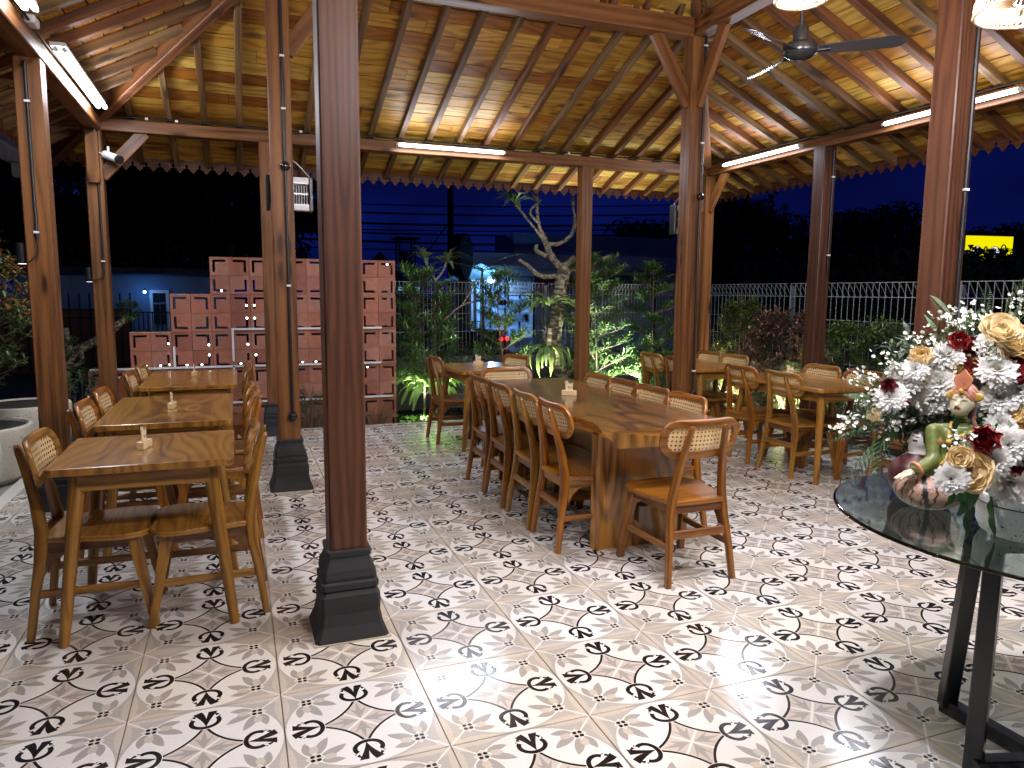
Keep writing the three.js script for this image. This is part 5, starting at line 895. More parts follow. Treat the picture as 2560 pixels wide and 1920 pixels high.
// ---------------------------------------------------------------- mesh fence on a low wall
T.wall = dataTex(256, 256, (u, v, c) => { const k = 0.7 + 0.5 * fbm(u * 7, v * 7, 44, 4); c[0] = 0.24 * k; c[1] = 0.25 * k; c[2] = 0.26 * k; }, THREE.RepeatWrapping);
function fence(label, A, B, n, step) {
  const a = V(...A), b = V(...B), o = thing('mesh_fence', label, 'fence', 'white wire mesh fences', [a.x, 0, a.z]), D = b.clone().sub(a), L = D.length(), ang = Math.atan2(-D.z, D.x); o.rotation.y = ang;
  const g = boxg(L, 0.74, 0.14, L / 2, 0.17, 0); mesh('low_wall', grain(g, 0, 1.5, 1.5), new THREE.MeshStandardMaterial({ map: T.wall, roughness: 0.9 }), o);
  const pw = L / n, y0 = 0.57, y1 = 1.44, yt = 1.605, w = step > 0.07 ? 0.0026 : 0.0019;
  for (let k = 0; k < n; k++) {
    const q = [], x0 = k * pw + 0.03, x1 = (k + 1) * pw - 0.03;
    for (let x = x0; x <= x1; x += step) { q.push(boxg(w * 2, yt - y0, w * 2, x, (y0 + yt) / 2, 0)); q.push(new THREE.BoxGeometry(w * 2, Math.hypot(yt - y1, 0.12), w * 2).rotateX(Math.atan2(0.12, yt - y1)).translate(x, (y1 + yt) / 2, -0.06)); }
    for (const [y, z] of [[y1, 0.004], [yt, 0], [y1, -0.12], [1.16, 0.004], [0.9, 0.004], [0.64, 0.004]]) q.push(boxg(x1 - x0, w * 2.4, w * 2.4, (x0 + x1) / 2, y, z));
    mesh('wire_panel', q, M.wire, o);
    mesh('fence_post', boxg(0.05, 1.05, 0.05, k * pw, 1.05, -0.06), M.steel, o);
  }
}
fence('white wire mesh fence along the right side behind the shrubs', [6.2, 0, -7.5], [6.2, 0, 2.1], 4, 0.088);
fence('white wire mesh fence along the far side before the shops', [1.4, 0, -7.5], [6.15, 0, -7.5], 2, 0.057);
// ---------------------------------------------------------------- garden spotlights
function gardenSpot(label, p, t, I, ang, col = 0xf4ffe6) {
  const o = thing('garden_spotlight', label, 'spotlight', 'garden spotlights on the ground', p), P = V(...p), d = V(...t).sub(P).normalize(), q = new THREE.Quaternion().setFromUnitVectors(V(0, 1, 0), d);
  mesh('housing', new THREE.CylinderGeometry(0.03, 0.025, 0.08, 14).applyQuaternion(q).translate(0, 0.05, 0), M.black, o);
  mesh('lens', new THREE.CylinderGeometry(0.024, 0.024, 0.006, 14).translate(0, 0.043, 0).applyQuaternion(q).translate(0, 0.05, 0), S([0.9, 0.9, 0.9], 0.4, { emissive: new THREE.Color(col), emissiveIntensity: 5 }), o);
  mesh('stake', cyl(0.006, 0.006, 0.08, 0, 0.0, 0, 6), M.black, o);
  const l = new THREE.SpotLight(col, I, 0, ang, 0.9, 2); l.position.set(d.x * 0.07, 0.05 + d.y * 0.07, d.z * 0.07); l.target.position.set(...V(...t).sub(P).toArray()); l.castShadow = true; l.shadow.radius = 2; o.add(l, l.target);
}
gardenSpot('ground spotlight under the big bright fern', [1.45, -0.18, -5.6], [1.6, 1.15, -6.2], 60, 0.8);
gardenSpot('ground spotlight at the foot of the old frangipani', [2.75, -0.18, -5.6], [3.3, 1.7, -6.3], 22, 0.6, 0xfff6e0);
gardenSpot('ground spotlight at the yew pine behind the slim far column', [4.3, -0.18, -5.7], [4.3, 1.3, -6.3], 48, 0.85);
gardenSpot('ground spotlight between the shrubs right of the braced column', [4.96, 0.005, -4.75], [5.7, 0.85, -5.0], 30, 1.1, 0xfff6d8);
gardenSpot('ground spotlight by the pale speckled shrub', [4.96, 0.005, -3.75], [5.65, 0.75, -3.8], 30, 1.1, 0xfff6d8);

// ---------------------------------------------------------------- flower arrangement
{
  const base = at(2566, 1330, 1.19); const PX = base.x, PZ = 1.19, Y = 0.751;
  const o = thing('flower_arrangement', 'arrangement of roses, white chrysanthemums and filler flowers in a speckled pot', 'flowers', null, [PX, Y, PZ]);
  { const g = lathe([[0.001, 0], [0.105, 0], [0.122, 0.01], [0.133, 0.035], [0.134, 0.12], [0.131, 0.128], [0.124, 0.126], [0.12, 0.1]], 48), uv = g.attributes.uv, q = g.attributes.position; for (let i = 0; i < uv.count; i++) uv.setXY(i, uv.getX(i) * 3, q.getY(i) * 3.6); const p = mesh('pot', g, new THREE.MeshStandardMaterial({ map: T.terrW, roughness: 0.5 }), o); mesh('black_line', new THREE.TorusGeometry(0.1345, 0.0018, 5, 48).rotateX(Math.PI / 2).translate(0, 0.098, 0), M.black, p); mesh('foam', cyl(0.12, 0.12, 0.03, 0, 0.105, 0, 24), S([0.03, 0.06, 0.025], 0.9), p); }
  const r = rng(808), loc = v => v.sub(o.position);
  // petals: small bent patches
  const petal = (w, h, cup, curl) => { const pos = [], idx = [], N = 4, K = 4; for (let j = 0; j <= K; j++) for (let i = 0; i <= N; i++) { const u = i / N * 2 - 1, v = j / K, ww = w * (0.35 + 0.65 * Math.sin(Math.PI * Math.min(0.78, 0.18 + v * 0.62))) * (v > 0.85 ? 0.86 : 1); pos.push(u * ww, v * h - u * u * h * 0.1 * v, cup * (u * u) * -1 + curl * v * v * v + v * 0.0); } for (let j = 0; j < K; j++) for (let i = 0; i < N; i++) { const a = j * (N + 1) + i; idx.push(a, a + 1, a + N + 2, a, a + N + 2, a + N + 1); } const g = new THREE.BufferGeometry(); g.setAttribute('position', new THREE.Float32BufferAttribute(pos, 3)); g.setIndex(idx); return g.toNonIndexed(); };
  const roseGeo = (open, seed) => { const q = rng(seed), L = []; const rows = [[3, 0.1, 0.62, 0.05], [4, 0.2, 0.7, 0.12], [5, 0.34, 0.74, 0.26 * open], [6, 0.5, 0.72, 0.5 * open], [7, 0.62, 0.66, 0.8 * open]]; rows.forEach(([n, rad, h, tilt], k) => { for (let i = 0; i < n; i++) { const a = (i + k * 0.37 + rd(q, 0.08)) / n * 6.2832, g = petal(rad * 1.05 + 0.16, h * (0.9 + q() * 0.16), (rad + 0.12) * 0.55, k > 1 ? 0.16 * open * (0.7 + q() * 0.6) : -0.06).rotateX(tilt * 0.9 + 0.02).translate(0, 0, rad * 0.72).rotateY(a); L.push(g); } }); L.push(new THREE.SphereGeometry(0.42, 12, 8).scale(1, 0.75, 1).translate(0, 0.1, 0)); const g = join(L); g.translate(0, -0.25, 0); g.computeVertexNormals(); return g; };
  const roses = [roseGeo(1, 1), roseGeo(0.8, 2), roseGeo(0.25, 3)];
  const mumGeo = seed => { const q = rng(seed), L = []; for (let k = 0; k < 6; k++) { const n = 10 + k * 4; for (let i = 0; i < n; i++) { const a = (i + q() * 0.5 + k * 0.3) / n * 6.28, el = mix(1.35, -0.1, k / 5) + rd(q, 0.12), l = mix(0.4, 1.0, k / 5) * (0.85 + q() * 0.25); const g = petal(0.12, l, 0.02, 0.09 * l).rotateX(Math.PI / 2 - el).translate(0, 0, 0.06).rotateY(a); L.push(paint(g, [0.8, 0.8, 0.76])); } } L.push(paint(new THREE.SphereGeometry(0.14, 8, 6).scale(1, 0.6, 1).translate(0, 0.05, 0), [0.5, 0.55, 0.14])); const g = join(L); g.computeVertexNormals(); return g; };
  const mums = [mumGeo(4), mumGeo(5)];
  const pm = (c, s = 0.2) => new THREE.MeshPhysicalMaterial({ color: new THREE.Color().setRGB(...c), side: THREE.DoubleSide, roughness: 0.55, transmission: s, thickness: 0, sheen: 0.3 });
  const yellow = [pm([0.88, 0.68, 0.34]), pm([0.9, 0.74, 0.44]), pm([0.9, 0.78, 0.52])], red = [pm([0.3, 0.008, 0.014], 0.12), pm([0.22, 0.005, 0.012], 0.12), pm([0.15, 0.005, 0.016], 0.1)], white = new THREE.MeshPhysicalMaterial({ vertexColors: true, side: THREE.DoubleSide, roughness: 0.6, transmission: 0.25, thickness: 0 });
  const zOf = (x, y) => y > 1085 && x > 2370 ? 1.27 + (x - 2450) * 0.0002 : x > 2480 ? 0.96 : 0.74 + (x - 2200) * 0.0003;
  const core = V(PX + 0.16, 1.0, 0.78), cam = camera.position;
  const stems = [];
  const place = (m, x, y, pxR, tiltTo) => { const p = at(x, y, zOf(x, y) + rd(r, 0.02)), dist = p.distanceTo(cam); const s = 1.2 * pxR * dist / 1819, out = p.clone().sub(core).normalize().multiplyScalar(0.55).add(cam.clone().sub(p).normalize().multiplyScalar(1.0)).add(V(rd(r, 0.25), 0.25 + rd(r, 0.2), rd(r, 0.25))).normalize(); m.position.copy(loc(p.clone())); m.quaternion.setFromUnitVectors(V(0, 1, 0), tiltTo ?? out); m.rotateY(r() * 6.28); m.scale.setScalar(s); const bk = p.clone().sub(cam).normalize(); stems.push(tube([loc(p.clone()), loc(p.clone().addScaledVector(bk, 0.07).lerp(core, 0.1)), loc(p.clone().addScaledVector(bk, 0.12).lerp(core, 0.45))], 0.003, 6, 5)); };
  const add = (name, g, mat, x, y, R, kind, label) => { const m = mesh(name, g, mat, o); if (label) m.userData.label = label; place(m, x, y, R, kind); };
  for (const [x, y, R, k, c] of [[2303, 894, 29, 2, 1], [2400, 922, 32, 0, 0], [2499, 828, 37, 1, 2], [2535, 855, 36, 1, 1], [2549, 895, 32, 0, 0], [2525, 1024, 26, 0, 0], [2546, 1072, 36, 1, 1], [2187, 1039, 19, 2, 2], [2424, 1178, 40, 0, 1], [2399, 1146, 25, 1, 1], [2441, 1215, 20, 2, 2]]) add('yellow_rose', roses[k], yellow[c], x, y, R);
  for (const [x, y, R, k, c] of [[2396, 855, 26, 2, 0], [2436, 864, 23, 2, 1], [2455, 904, 38, 0, 0], [2535, 928, 27, 0, 1], [2289, 956, 20, 2, 2], [2224, 965, 21, 2, 2], [2260, 1005, 17, 2, 1], [2467, 992, 27, 2, 1], [2464, 1100, 35, 2, 0], [2534, 1154, 32, 2, 0]]) add('red_rose', roses[k], red[c], x, y, R);
  for (const [x, y, R] of [[2260, 944, 34], [2225, 992, 32], [2294, 981, 28], [2364, 888, 32], [2348, 956, 34], [2339, 1000, 28], [2444, 964, 36], [2495, 924, 33], [2498, 995, 33], [2546, 976, 33], [2523, 1114, 37], [2523, 1207, 38], [2477, 1152, 32], [2378, 1197, 30], [2472, 862, 27], [2285, 924, 25], [2320, 1012, 20], [2420, 1000, 22], [2560, 1110, 26], [2500, 1060, 24]]) add('chrysanthemum', mums[Math.floor(r() * 2)], white, x, y, R);
  // baby's breath and other filler: sprays of tiny blossoms
  const blossom = (() => { const L = []; for (let i = 0; i < 5; i++) L.push(petal(0.5, 1, 0.1, 0.15).rotateX(0.9).rotateY(i * 1.2566)); const g = join(L); g.computeVertexNormals(); return g; })();
  const wm = S([0.78, 0.78, 0.7], 0.6, { side: THREE.DoubleSide }); const bp = blossom.attributes.position.count;
  for (const [x, y, R, n] of [[2100, 1062, 26, 26], [2138, 1046, 30, 30], [2165, 1010, 26, 18], [2185, 958, 30, 24], [2150, 940, 26, 20], [2215, 905, 30, 24], [2245, 925, 24, 18], [2240, 1036, 34, 36], [2288, 1030, 34, 36], [2330, 1034, 32, 34], [2300, 855, 28, 26], [2345, 872, 26, 22], [2352, 802, 24, 20], [2392, 795, 30, 34], [2432, 772, 22, 16], [2440, 800, 24, 18], [2400, 830, 26, 20], [2420, 890, 22, 18], [2484, 875, 28, 26], [2500, 958, 30, 34], [2430, 1040, 28, 26], [2455, 1030, 24, 20], [2412, 1112, 30, 34], [2436, 1122, 24, 20], [2482, 1192, 30, 30], [2550, 760, 30, 30], [2560, 800, 30, 26], [2470, 810, 20, 10], [2360, 990, 26, 20], [2540, 1020, 20, 14], [2545, 1240, 20, 16], [2210, 1080, 20, 14]]) {
    const c = at(x, y, zOf(x, y) - 0.02), k = c.distanceTo(cam) / 1819, P = [], st = [], root = c.clone().addScaledVector(c.clone().sub(cam).normalize(), 0.06).lerp(core, 0.25).add(V(0, -0.03, 0));
    for (let i = 0; i < n; i++) { const p = c.clone().add(V(rd(r), rd(r, 0.8), rd(r)).multiplyScalar(R * k)), s = (3.6 + r() * 2.8) * k, q = new THREE.Quaternion().setFromUnitVectors(V(0, 1, 0), V(rd(r), 0.4 + r(), rd(r) + 0.5).normalize()); P.push(blossom.clone().applyMatrix4(new THREE.Matrix4().compose(loc(p.clone()), q, V(s, s, s)))); if (i % 2 === 0) st.push(tube([loc(root.clone()), loc(p.clone().lerp(root, 0.4).add(V(0, 0.015, 0))), loc(p.clone())], 0.0011, 4, 3)); }
    const f = new THREE.Group(); f.name = 'filler_spray'; o.add(f); mesh('blossoms', P, wm, f, 'stuff'); mesh('sprigs', st, S([0.1, 0.17, 0.06], 0.7), f);
  }
  mesh('stems', stems, S([0.05, 0.1, 0.025], 0.6), o);
  // foliage: broad dark leaves low down, fern fronds at the left
  const big = (x, y, z, len, wid, d, col = [0.025, 0.075, 0.02]) => { const p = loc(at(x, y, z)); const g = new THREE.BufferGeometry(), pos = [], idx = [], N = 8, D = d.clone().normalize(), s = D.clone().cross(V(0.2, 0.3, 1)).normalize(); for (let k = 0; k <= N; k++) { const t = k / N, q = p.clone().addScaledVector(D, len * t), w = wid / 2 * Math.pow(Math.sin(Math.PI * Math.min(0.985, 0.04 + t * 0.95)), 0.8); q.y -= 0.06 * t * t * len / 0.1 * 0.2; const f = s.clone().multiplyScalar(w); pos.push(q.x + f.x, q.y + f.y + 0.008 * w / 0.03, q.z + f.z + 0.004 * Math.sin(k * 2), q.x, q.y, q.z, q.x - f.x, q.y - f.y + 0.008 * w / 0.03, q.z - f.z); } for (let k = 0; k < N; k++) for (let j = 0; j < 2; j++) { const a = k * 3 + j; idx.push(a, a + 1, a + 4, a, a + 4, a + 3); } g.setAttribute('position', new THREE.Float32BufferAttribute(pos, 3)); g.setIndex(idx); g.computeVertexNormals(); paint(g, shade(col, 0.8 + r() * 0.5)); mesh('leaf', g, M.gloss, o); };
  const z0 = 1.17; for (const [x, y, len, wid, dx, dy, dz] of [[2440, 1215, 0.12, 0.06, -1, -0.1, 0.2], [2450, 1225, 0.13, 0.055, -0.9, -0.3, 0.2], [2430, 1235, 0.12, 0.05, -0.3, -1, 0.15], [2476, 1240, 0.115, 0.055, -0.05, -1, 0.25], [2528, 1250, 0.13, 0.06, 0.0, -1, 0.3], [2470, 1225, 0.1, 0.05, -0.4, 0.1, 0.4], [2500, 1235, 0.12, 0.06, 0.7, 0.15, 0.3], [2550, 1225, 0.12, 0.06, 0.8, 0.2, 0.2], [2540, 1240, 0.1, 0.05, 0.6, -0.6, 0.3], [2510, 1170, 0.09, 0.055, -0.6, -0.4, 0.3], [2400, 1165, 0.09, 0.04, 0.9, 0.5, 0.3], [2370, 1150, 0.06, 0.04, -0.1, 1, 0.2], [2545, 1130, 0.09, 0.05, 0.7, 0.3, 0.2], [2415, 1200, 0.1, 0.05, -0.8, -0.5, 0.1], [2480, 1090, 0.08, 0.04, 0.3, -0.8, 0.2]]) big(x, y, z0, len, wid, V(dx, dy, dz));
  const L = new Leaves(); const frond = (x, y, z, len, d, drop, col) => { let p = loc(at(x, y, z)); const D = d.clone().normalize(), n = 16; for (let i = 0; i < n; i++) { const t = i / n, q = p.clone().addScaledVector(D, len / n); q.y -= drop * t * len / n; const s = D.clone().cross(V(0, 0.6, 1)).normalize(), l = len * 0.32 * Math.sin(Math.PI * (0.2 + 0.8 * t)) * (1 - t * 0.35); for (const k of [-1, 1]) L.add(p, s.clone().multiplyScalar(k).addScaledVector(D, 0.7).normalize(), l, l * 0.22, shade(col, 0.7 + r() * 0.6), 0.1); p = q; } };
  for (const [x, y, len, dx, dy, drop] of [[2330, 1040, 0.2, -0.5, -0.7, 0.3], [2345, 1040, 0.22, -0.2, -0.8, 0.4], [2300, 1045, 0.22, -0.7, -0.4, 0.6], [2260, 1045, 0.26, -0.8, -0.3, 1.2], [2230, 1050, 0.24, -0.5, -0.5, 1.2], [2210, 1060, 0.22, -0.3, -0.9, 0.9], [2200, 1050, 0.2, -0.8, -0.1, 0.8], [2280, 1050, 0.24, -0.6, -0.7, 0.9], [2250, 1000, 0.2, -0.9, 0.1, 0.5], [2180, 985, 0.16, -0.9, 0.2, 0.4], [2340, 815, 0.14, -0.8, 0.4, 0.2], [2380, 800, 0.14, -0.5, 0.6, 0.2], [2460, 800, 0.16, 0.3, 0.8, 0.2], [2420, 820, 0.14, 0.6, 0.4, 0.2], [2300, 905, 0.14, -0.9, 0.0, 0.3], [2215, 1090, 0.16, -0.2, -1, 0.4], [2470, 1040, 0.16, -0.6, -0.5, 0.4], [2520, 780, 0.18, 0.5, 0.8, 0.1]]) frond(x, y, zOf(x, y) - (x > 2270 && x < 2350 && y > 1000 ? 0.16 : 0.03), len, V(dx, dy, rd(r, 0.3)), drop, [0.045, 0.11, 0.03]);
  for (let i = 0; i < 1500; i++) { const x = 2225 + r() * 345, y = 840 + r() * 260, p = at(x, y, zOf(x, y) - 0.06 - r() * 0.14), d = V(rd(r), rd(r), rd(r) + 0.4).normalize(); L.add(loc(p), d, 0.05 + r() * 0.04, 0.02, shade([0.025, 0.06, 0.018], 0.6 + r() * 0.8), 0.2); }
  L.build('fern_fronds', o, M.leaf, 'stuff');
}

// ---------------------------------------------------------------- across the street
function crownTree(label, c, w, h, seed, n = 3600, trunkH) {
  const o = thing('dark_tree', label, 'tree', 'dark trees across the street', [c.x, -0.2, c.z]), r = rng(seed), L = new Leaves(), Y = c.y + 0.2, wood = [tube([[0, 0, 0], [rd(r, 0.3), Y * 0.5, 0], [0, Y, 0]], w * 0.03 + 0.05, 10, 7, 0.6)];
  const blobs = Array.from({ length: 16 }, () => { const a = r() * 6.28, e = rd(r, 1.2); return [V(Math.cos(a) * Math.cos(e) * w * 0.36, Y + Math.sin(e) * h * 0.36, Math.sin(a) * Math.cos(e) * w * 0.2), w * (0.12 + r() * 0.1)]; });
  for (const [b] of blobs) wood.push(tube([[0, Y * 0.7, 0], b.clone().multiplyScalar(0.5).setY((b.y + Y * 0.8) / 2), b], w * 0.008 + 0.02, 5, 5, 0.4));
  for (let i = 0; i < n; i++) { const [b, R] = blobs[i % 16], d = V(rd(r), rd(r, 0.6), rd(r)), p = b.clone().addScaledVector(d, R); L.add(p, V(rd(r), rd(r, 0.5) - 0.1, rd(r)).normalize(), w * 0.05 + 0.12, w * 0.028 + 0.06, shade([0.02, 0.035, 0.015], 0.6 + r()), 0.3); }
  mesh('trunk', wood, S([0.05, 0.04, 0.03], 0.9), o); L.build('crown', o, M.leaf); return o;
}
crownTree('dark tree at the far left behind the potted shrub', at(60, 480, -19), 6.5, 4.5, 201);
crownTree('dark tree between the two left outer columns', at(260, 470, -18), 6.5, 4.6, 202);
crownTree('dark tree above the stepped end of the block wall', at(470, 480, -19), 6.5, 4.6, 203);
crownTree('dark tree left of the two junction ball column', at(640, 520, -20), 5.0, 4.6, 204);
crownTree('dark tree behind the far corner, left of the braced column', at(1620, 650, -22), 4.2, 3.2, 205);
crownTree('dark tree right of the braced column', at(1860, 630, -20), 6.0, 4.0, 206);
crownTree('dark layered tree between the two right columns', at(2140, 640, -20), 8.0, 3.6, 207, 3600);
crownTree('dark tree in front of the yellow sign', at(2470, 676, -7.6), 2.0, 0.7, 208, 700);
crownTree('dark tree at the far right edge behind the yellow sign', at(2560, 690, -13), 6.0, 2.6, 209);
crownTree('dark low tree behind the mesh fence near the slim column', at(1960, 740, -14), 4.0, 2.4, 210);
crownTree('dark low tree behind the mesh fence right of the slim column', at(2250, 720, -12), 5.0, 2.6, 211);
// feathery tree by the fence
{ const p = at(1205, 720, -7.0), o = thing('feathery_tree', 'thin tree with feathery fronds in front of the lit shop', 'tree', null, [p.x, -0.2, -7.0]), r = rng(33), L = new Leaves(); mesh('trunk', tube([[0, 0, 0], [0.02, 1.2, 0], [0, 2.0, 0]], 0.025, 12, 6, 0.6), S([0.06, 0.05, 0.04], 0.9), o); const wood = []; for (const [a, e, l] of [[0.1, 0.35, 0.75], [3.1, 0.4, 0.75], [0.4, 0.7, 0.6], [2.7, 0.75, 0.55], [1.5, 0.4, 0.5], [4.6, 0.4, 0.5]]) { let q = V(0, 1.95, 0), el = e; const pts = [q]; for (let k = 0; k < 12; k++) { const d = dir(a, el), n = q.clone().addScaledVector(d, l / 12), s = V(-Math.sin(a), 0, Math.cos(a)); for (const g of [-1, 1]) L.add(q, s.clone().multiplyScalar(g).addScaledVector(d, 0.5).normalize(), 0.11, 0.022, shade([0.03, 0.055, 0.03], 0.7 + r() * 0.6), 0.25); q = n; pts.push(q); el -= 0.05; } wood.push(tube(pts, 0.005, 10, 4)); } mesh('stalks', wood, S([0.05, 0.06, 0.04], 0.9), o); L.build('crown', o, M.leaf); }

const sign = (name, label, x0, y0, x1, y1, z, tx, o2 = {}) => { const a = at(x0, y0, z), b = at(x1, y1, z), w = b.x - a.x, h = a.y - b.y, o = thing(name, label, o2.cat ?? 'sign', o2.group ?? 'signs of the shops across the street', [(a.x + b.x) / 2, b.y, z]); const m = new THREE.MeshStandardMaterial({ map: tx, roughness: 0.7 }); if (o2.glow) { m.emissive = new THREE.Color(1, 1, 1); m.emissiveMap = tx; m.emissiveIntensity = o2.glow; } mesh('panel', boxg(w, h, 0.04, 0, h / 2, 0), m, o); mesh('frame', [boxg(w + 0.06, 0.04, 0.06, 0, h + 0.01, -0.02), boxg(w + 0.06, 0.04, 0.06, 0, -0.01, -0.02), boxg(0.03, h, 0.05, -w / 2 - 0.016, h / 2, -0.02), boxg(0.03, h, 0.05, w / 2 + 0.016, h / 2, -0.02)], M.blackMatt, o); for (const s of [-1, 1]) mesh('leg', boxg(0.05, o2.leg ?? 0.3, 0.05, s * w / 2, -(o2.leg ?? 0.3) / 2 - 0.03, -0.04), M.blackMatt, o); return o; };
{ // shop row
  const L = at(1195, 700, -16), Rr = at(1745, 690, -16), w = Rr.x - L.x, cx = (L.x + Rr.x) / 2, o = thing('shop_building', 'low shop building with a pale wall and a lit front across the street', 'building', null, [cx, -0.2, -16.6]);
  mesh('wall', boxg(w, 2.75, 2.0, 0, 1.375, -1.0), S([0.32, 0.38, 0.5], 0.9), o);
  mesh('upper_wall', boxg(w * 0.8, 0.7, 1.6, w * 0.1, 3.0, -1.2), S([0.2, 0.25, 0.36], 0.9), o);
  mesh('roof_edge', boxg(w + 0.3, 0.07, 0.6, 0, 2.35, 0.2), S([0.2, 0.23, 0.3], 0.7), o);
  const sw = (at(1345, 700, -16).x - L.x), wx = -w / 2 + sw / 2 + 0.1;
  const wg = mesh('shop_window', boxg(sw, 1.5, 0.05, wx, 1.15, 0.03), S([0.3, 0.5, 0.8], 0.6, { emissive: new THREE.Color(0.12, 0.36, 0.9), emissiveIntensity: 0.42 }), o);
  mesh('mullion', [0, 1, 2, 3, 4].map(i => boxg(0.05, 1.5, 0.04, wx - sw / 2 + i * sw / 4, 1.15, 0.08)), M.blackMatt, wg);
  mesh('shelf_goods', Array.from({ length: 26 }, (_, i) => boxg(0.12 + (i % 3) * 0.06, 0.1 + (i % 4) * 0.06, 0.1, wx - sw / 2 + 0.2 + (i * 0.37) % (sw - 0.4), 0.55 + (i % 3) * 0.42, 0.12)), S([0.15, 0.3, 0.5], 0.6), o);
  const lp = at(1228, 698, -15.6); const b = thing('street_lamp', 'glaring white lamp bulb under the shop awning', 'lamp', null, [lp.x, lp.y, -15.6]); mesh('bulb', new THREE.SphereGeometry(0.1, 14, 10), S([0.9, 0.95, 1], 0.4, { emissive: new THREE.Color(0.7, 0.9, 1), emissiveIntensity: 12 }), b); mesh('holder', cyl(0.03, 0.03, 0.2, 0, 0.18, 0, 8), M.blackMatt, b); const l = new THREE.PointLight(0x9fd0ff, 7, 0, 2); l.castShadow = true; b.add(l);
  const aw = thing('parasol', 'pale blue parasol lit by the glaring lamp', 'parasol', null, [at(1215, 715, -15.5).x, -0.2, -15.9]); mesh('canopy', new THREE.ConeGeometry(1.0, 0.45, 10, 1, true).translate(0, 2.2, 0), new THREE.MeshPhysicalMaterial({ color: new THREE.Color().setRGB(0.3, 0.55, 0.7), side: THREE.DoubleSide, roughness: 0.8, transmission: 0.5, thickness: 0 }), aw); mesh('pole', cyl(0.03, 0.03, 2.2, 0, 1.1, 0, 8), M.steel, aw);
}
const txt = (w, h, bg, list) => canvas(w, h, (c, W, H) => { c.fillStyle = bg; c.fillRect(0, 0, W, H); for (const [s, x, y, f, col, ol] of list) { c.font = f; if (ol) { c.strokeStyle = ol; c.lineWidth = 7; c.lineJoin = 'round'; c.strokeText(s, x, y); } c.fillStyle = col; c.fillText(s, x, y); } });
sign('price_banner', 'pale banner reading 24.000 in dark figures', 1272, 693, 1327, 738, -15.9, txt(256, 208, '#93a5bd', [['24.000', 24, 92, 'bold 62px sans-serif', '#12141c'], ['SDS Durasi', 40, 144, 'bold 34px serif', '#1b2030'], ['Tidak lama', 34, 186, 'bold 30px serif', '#1b2030']]));
sign('price_banner', 'dark red banner reading 29.000 in white figures', 1340, 690, 1428, 725, -15.9, txt(384, 152, '#4a0f25', [['29.000', 190, 96, 'bold 50px sans-serif', '#f3f0f2'], ['Rp', 150, 94, 'bold 24px sans-serif', '#f3f0f2'], ['DA', 4, 140, 'bold 40px sans-serif', '#c22b52']]));
sign('stall_banner', 'dark green banner reading SOTO LA in red letters', 1478, 690, 1640, 728, -15.2, txt(512, 128, '#143c46', [['SOTO LA', 24, 100, 'bold 96px serif', '#741722', '#7fa8b8']]), { leg: 1.6 });
{ const a = at(1155, 640, -14), o = thing('round_logo_sign', 'tall round sign box with a wavy ring emblem on a dark post', 'sign', null, [a.x, -0.2, -14]); o.rotation.y = 0.95; const H = a.y + 0.2; const tx = canvas(256, 256, (c, N) => { c.fillStyle = '#22405a'; c.fillRect(0, 0, N, N); c.strokeStyle = '#0a0d14'; c.lineWidth = 9; for (const k of [0, 1, 2]) { c.beginPath(); for (let i = 0; i <= 60; i++) { const t = i / 60 * 6.283, q = (104 - k * 28) * (1 + 0.06 * Math.sin(t * 5 + k)); c.lineTo(N / 2 + Math.cos(t) * q, N / 2 + Math.sin(t) * q); } c.stroke(); } });
  mesh('drum', new THREE.CylinderGeometry(0.52, 0.52, 0.22, 40).rotateX(Math.PI / 2).translate(0, H, 0), M.blackMatt, o); const f = new THREE.CircleGeometry(0.47, 40).translate(0, H, 0.113); mesh('emblem', f, new THREE.MeshStandardMaterial({ map: tx, roughness: 0.6, emissive: new THREE.Color(1, 1, 1), emissiveMap: tx, emissiveIntensity: 0.05 }), o); mesh('post', boxg(0.28, H - 0.4, 0.16, 0.1, (H - 0.4) / 2, 0), M.blackMatt, o); }
{ const a = at(1126, 480, -19), o = thing('utility_pole', 'dark utility pole with cross arms behind the round sign', 'utility pole', null, [a.x, -0.2, -19]); mesh('pole', cyl(0.11, 0.08, 7, 0, 3.5, 0, 10), M.blackMatt, o); mesh('cross_arm', [boxg(1.6, 0.08, 0.1, 0, 6.2, 0), boxg(1.2, 0.08, 0.1, 0, 5.6, 0)], M.blackMatt, o);
  [[500, 512], [520, 536], [548, 560], [566, 570], [572, 585], [590, 612], [612, 625]].forEach(([y0, y1], i) => { const A = at(560, y0, -19 - i * 0.1), B = at(1760, y1, -19 - i * 0.1), m = A.clone().lerp(B, 0.5); m.y -= 0.12; tag(mesh('overhead_wire', tube([A, m, B], 0.018 + (i % 3) * 0.008, 30, 5), M.cable), `overhead street wire, number ${['one', 'two', 'three', 'four', 'five', 'six', 'seven'][i]} counted from the top`, 'wire', 'overhead street wires'); });
  const g = at(1060, 640, -18.6), h = at(1120, 560, -18.6); tag(mesh('guy_wire', tube([g, h], 0.02, 4, 5), M.cable), 'slanting guy wire running down from the utility pole', 'wire'); }
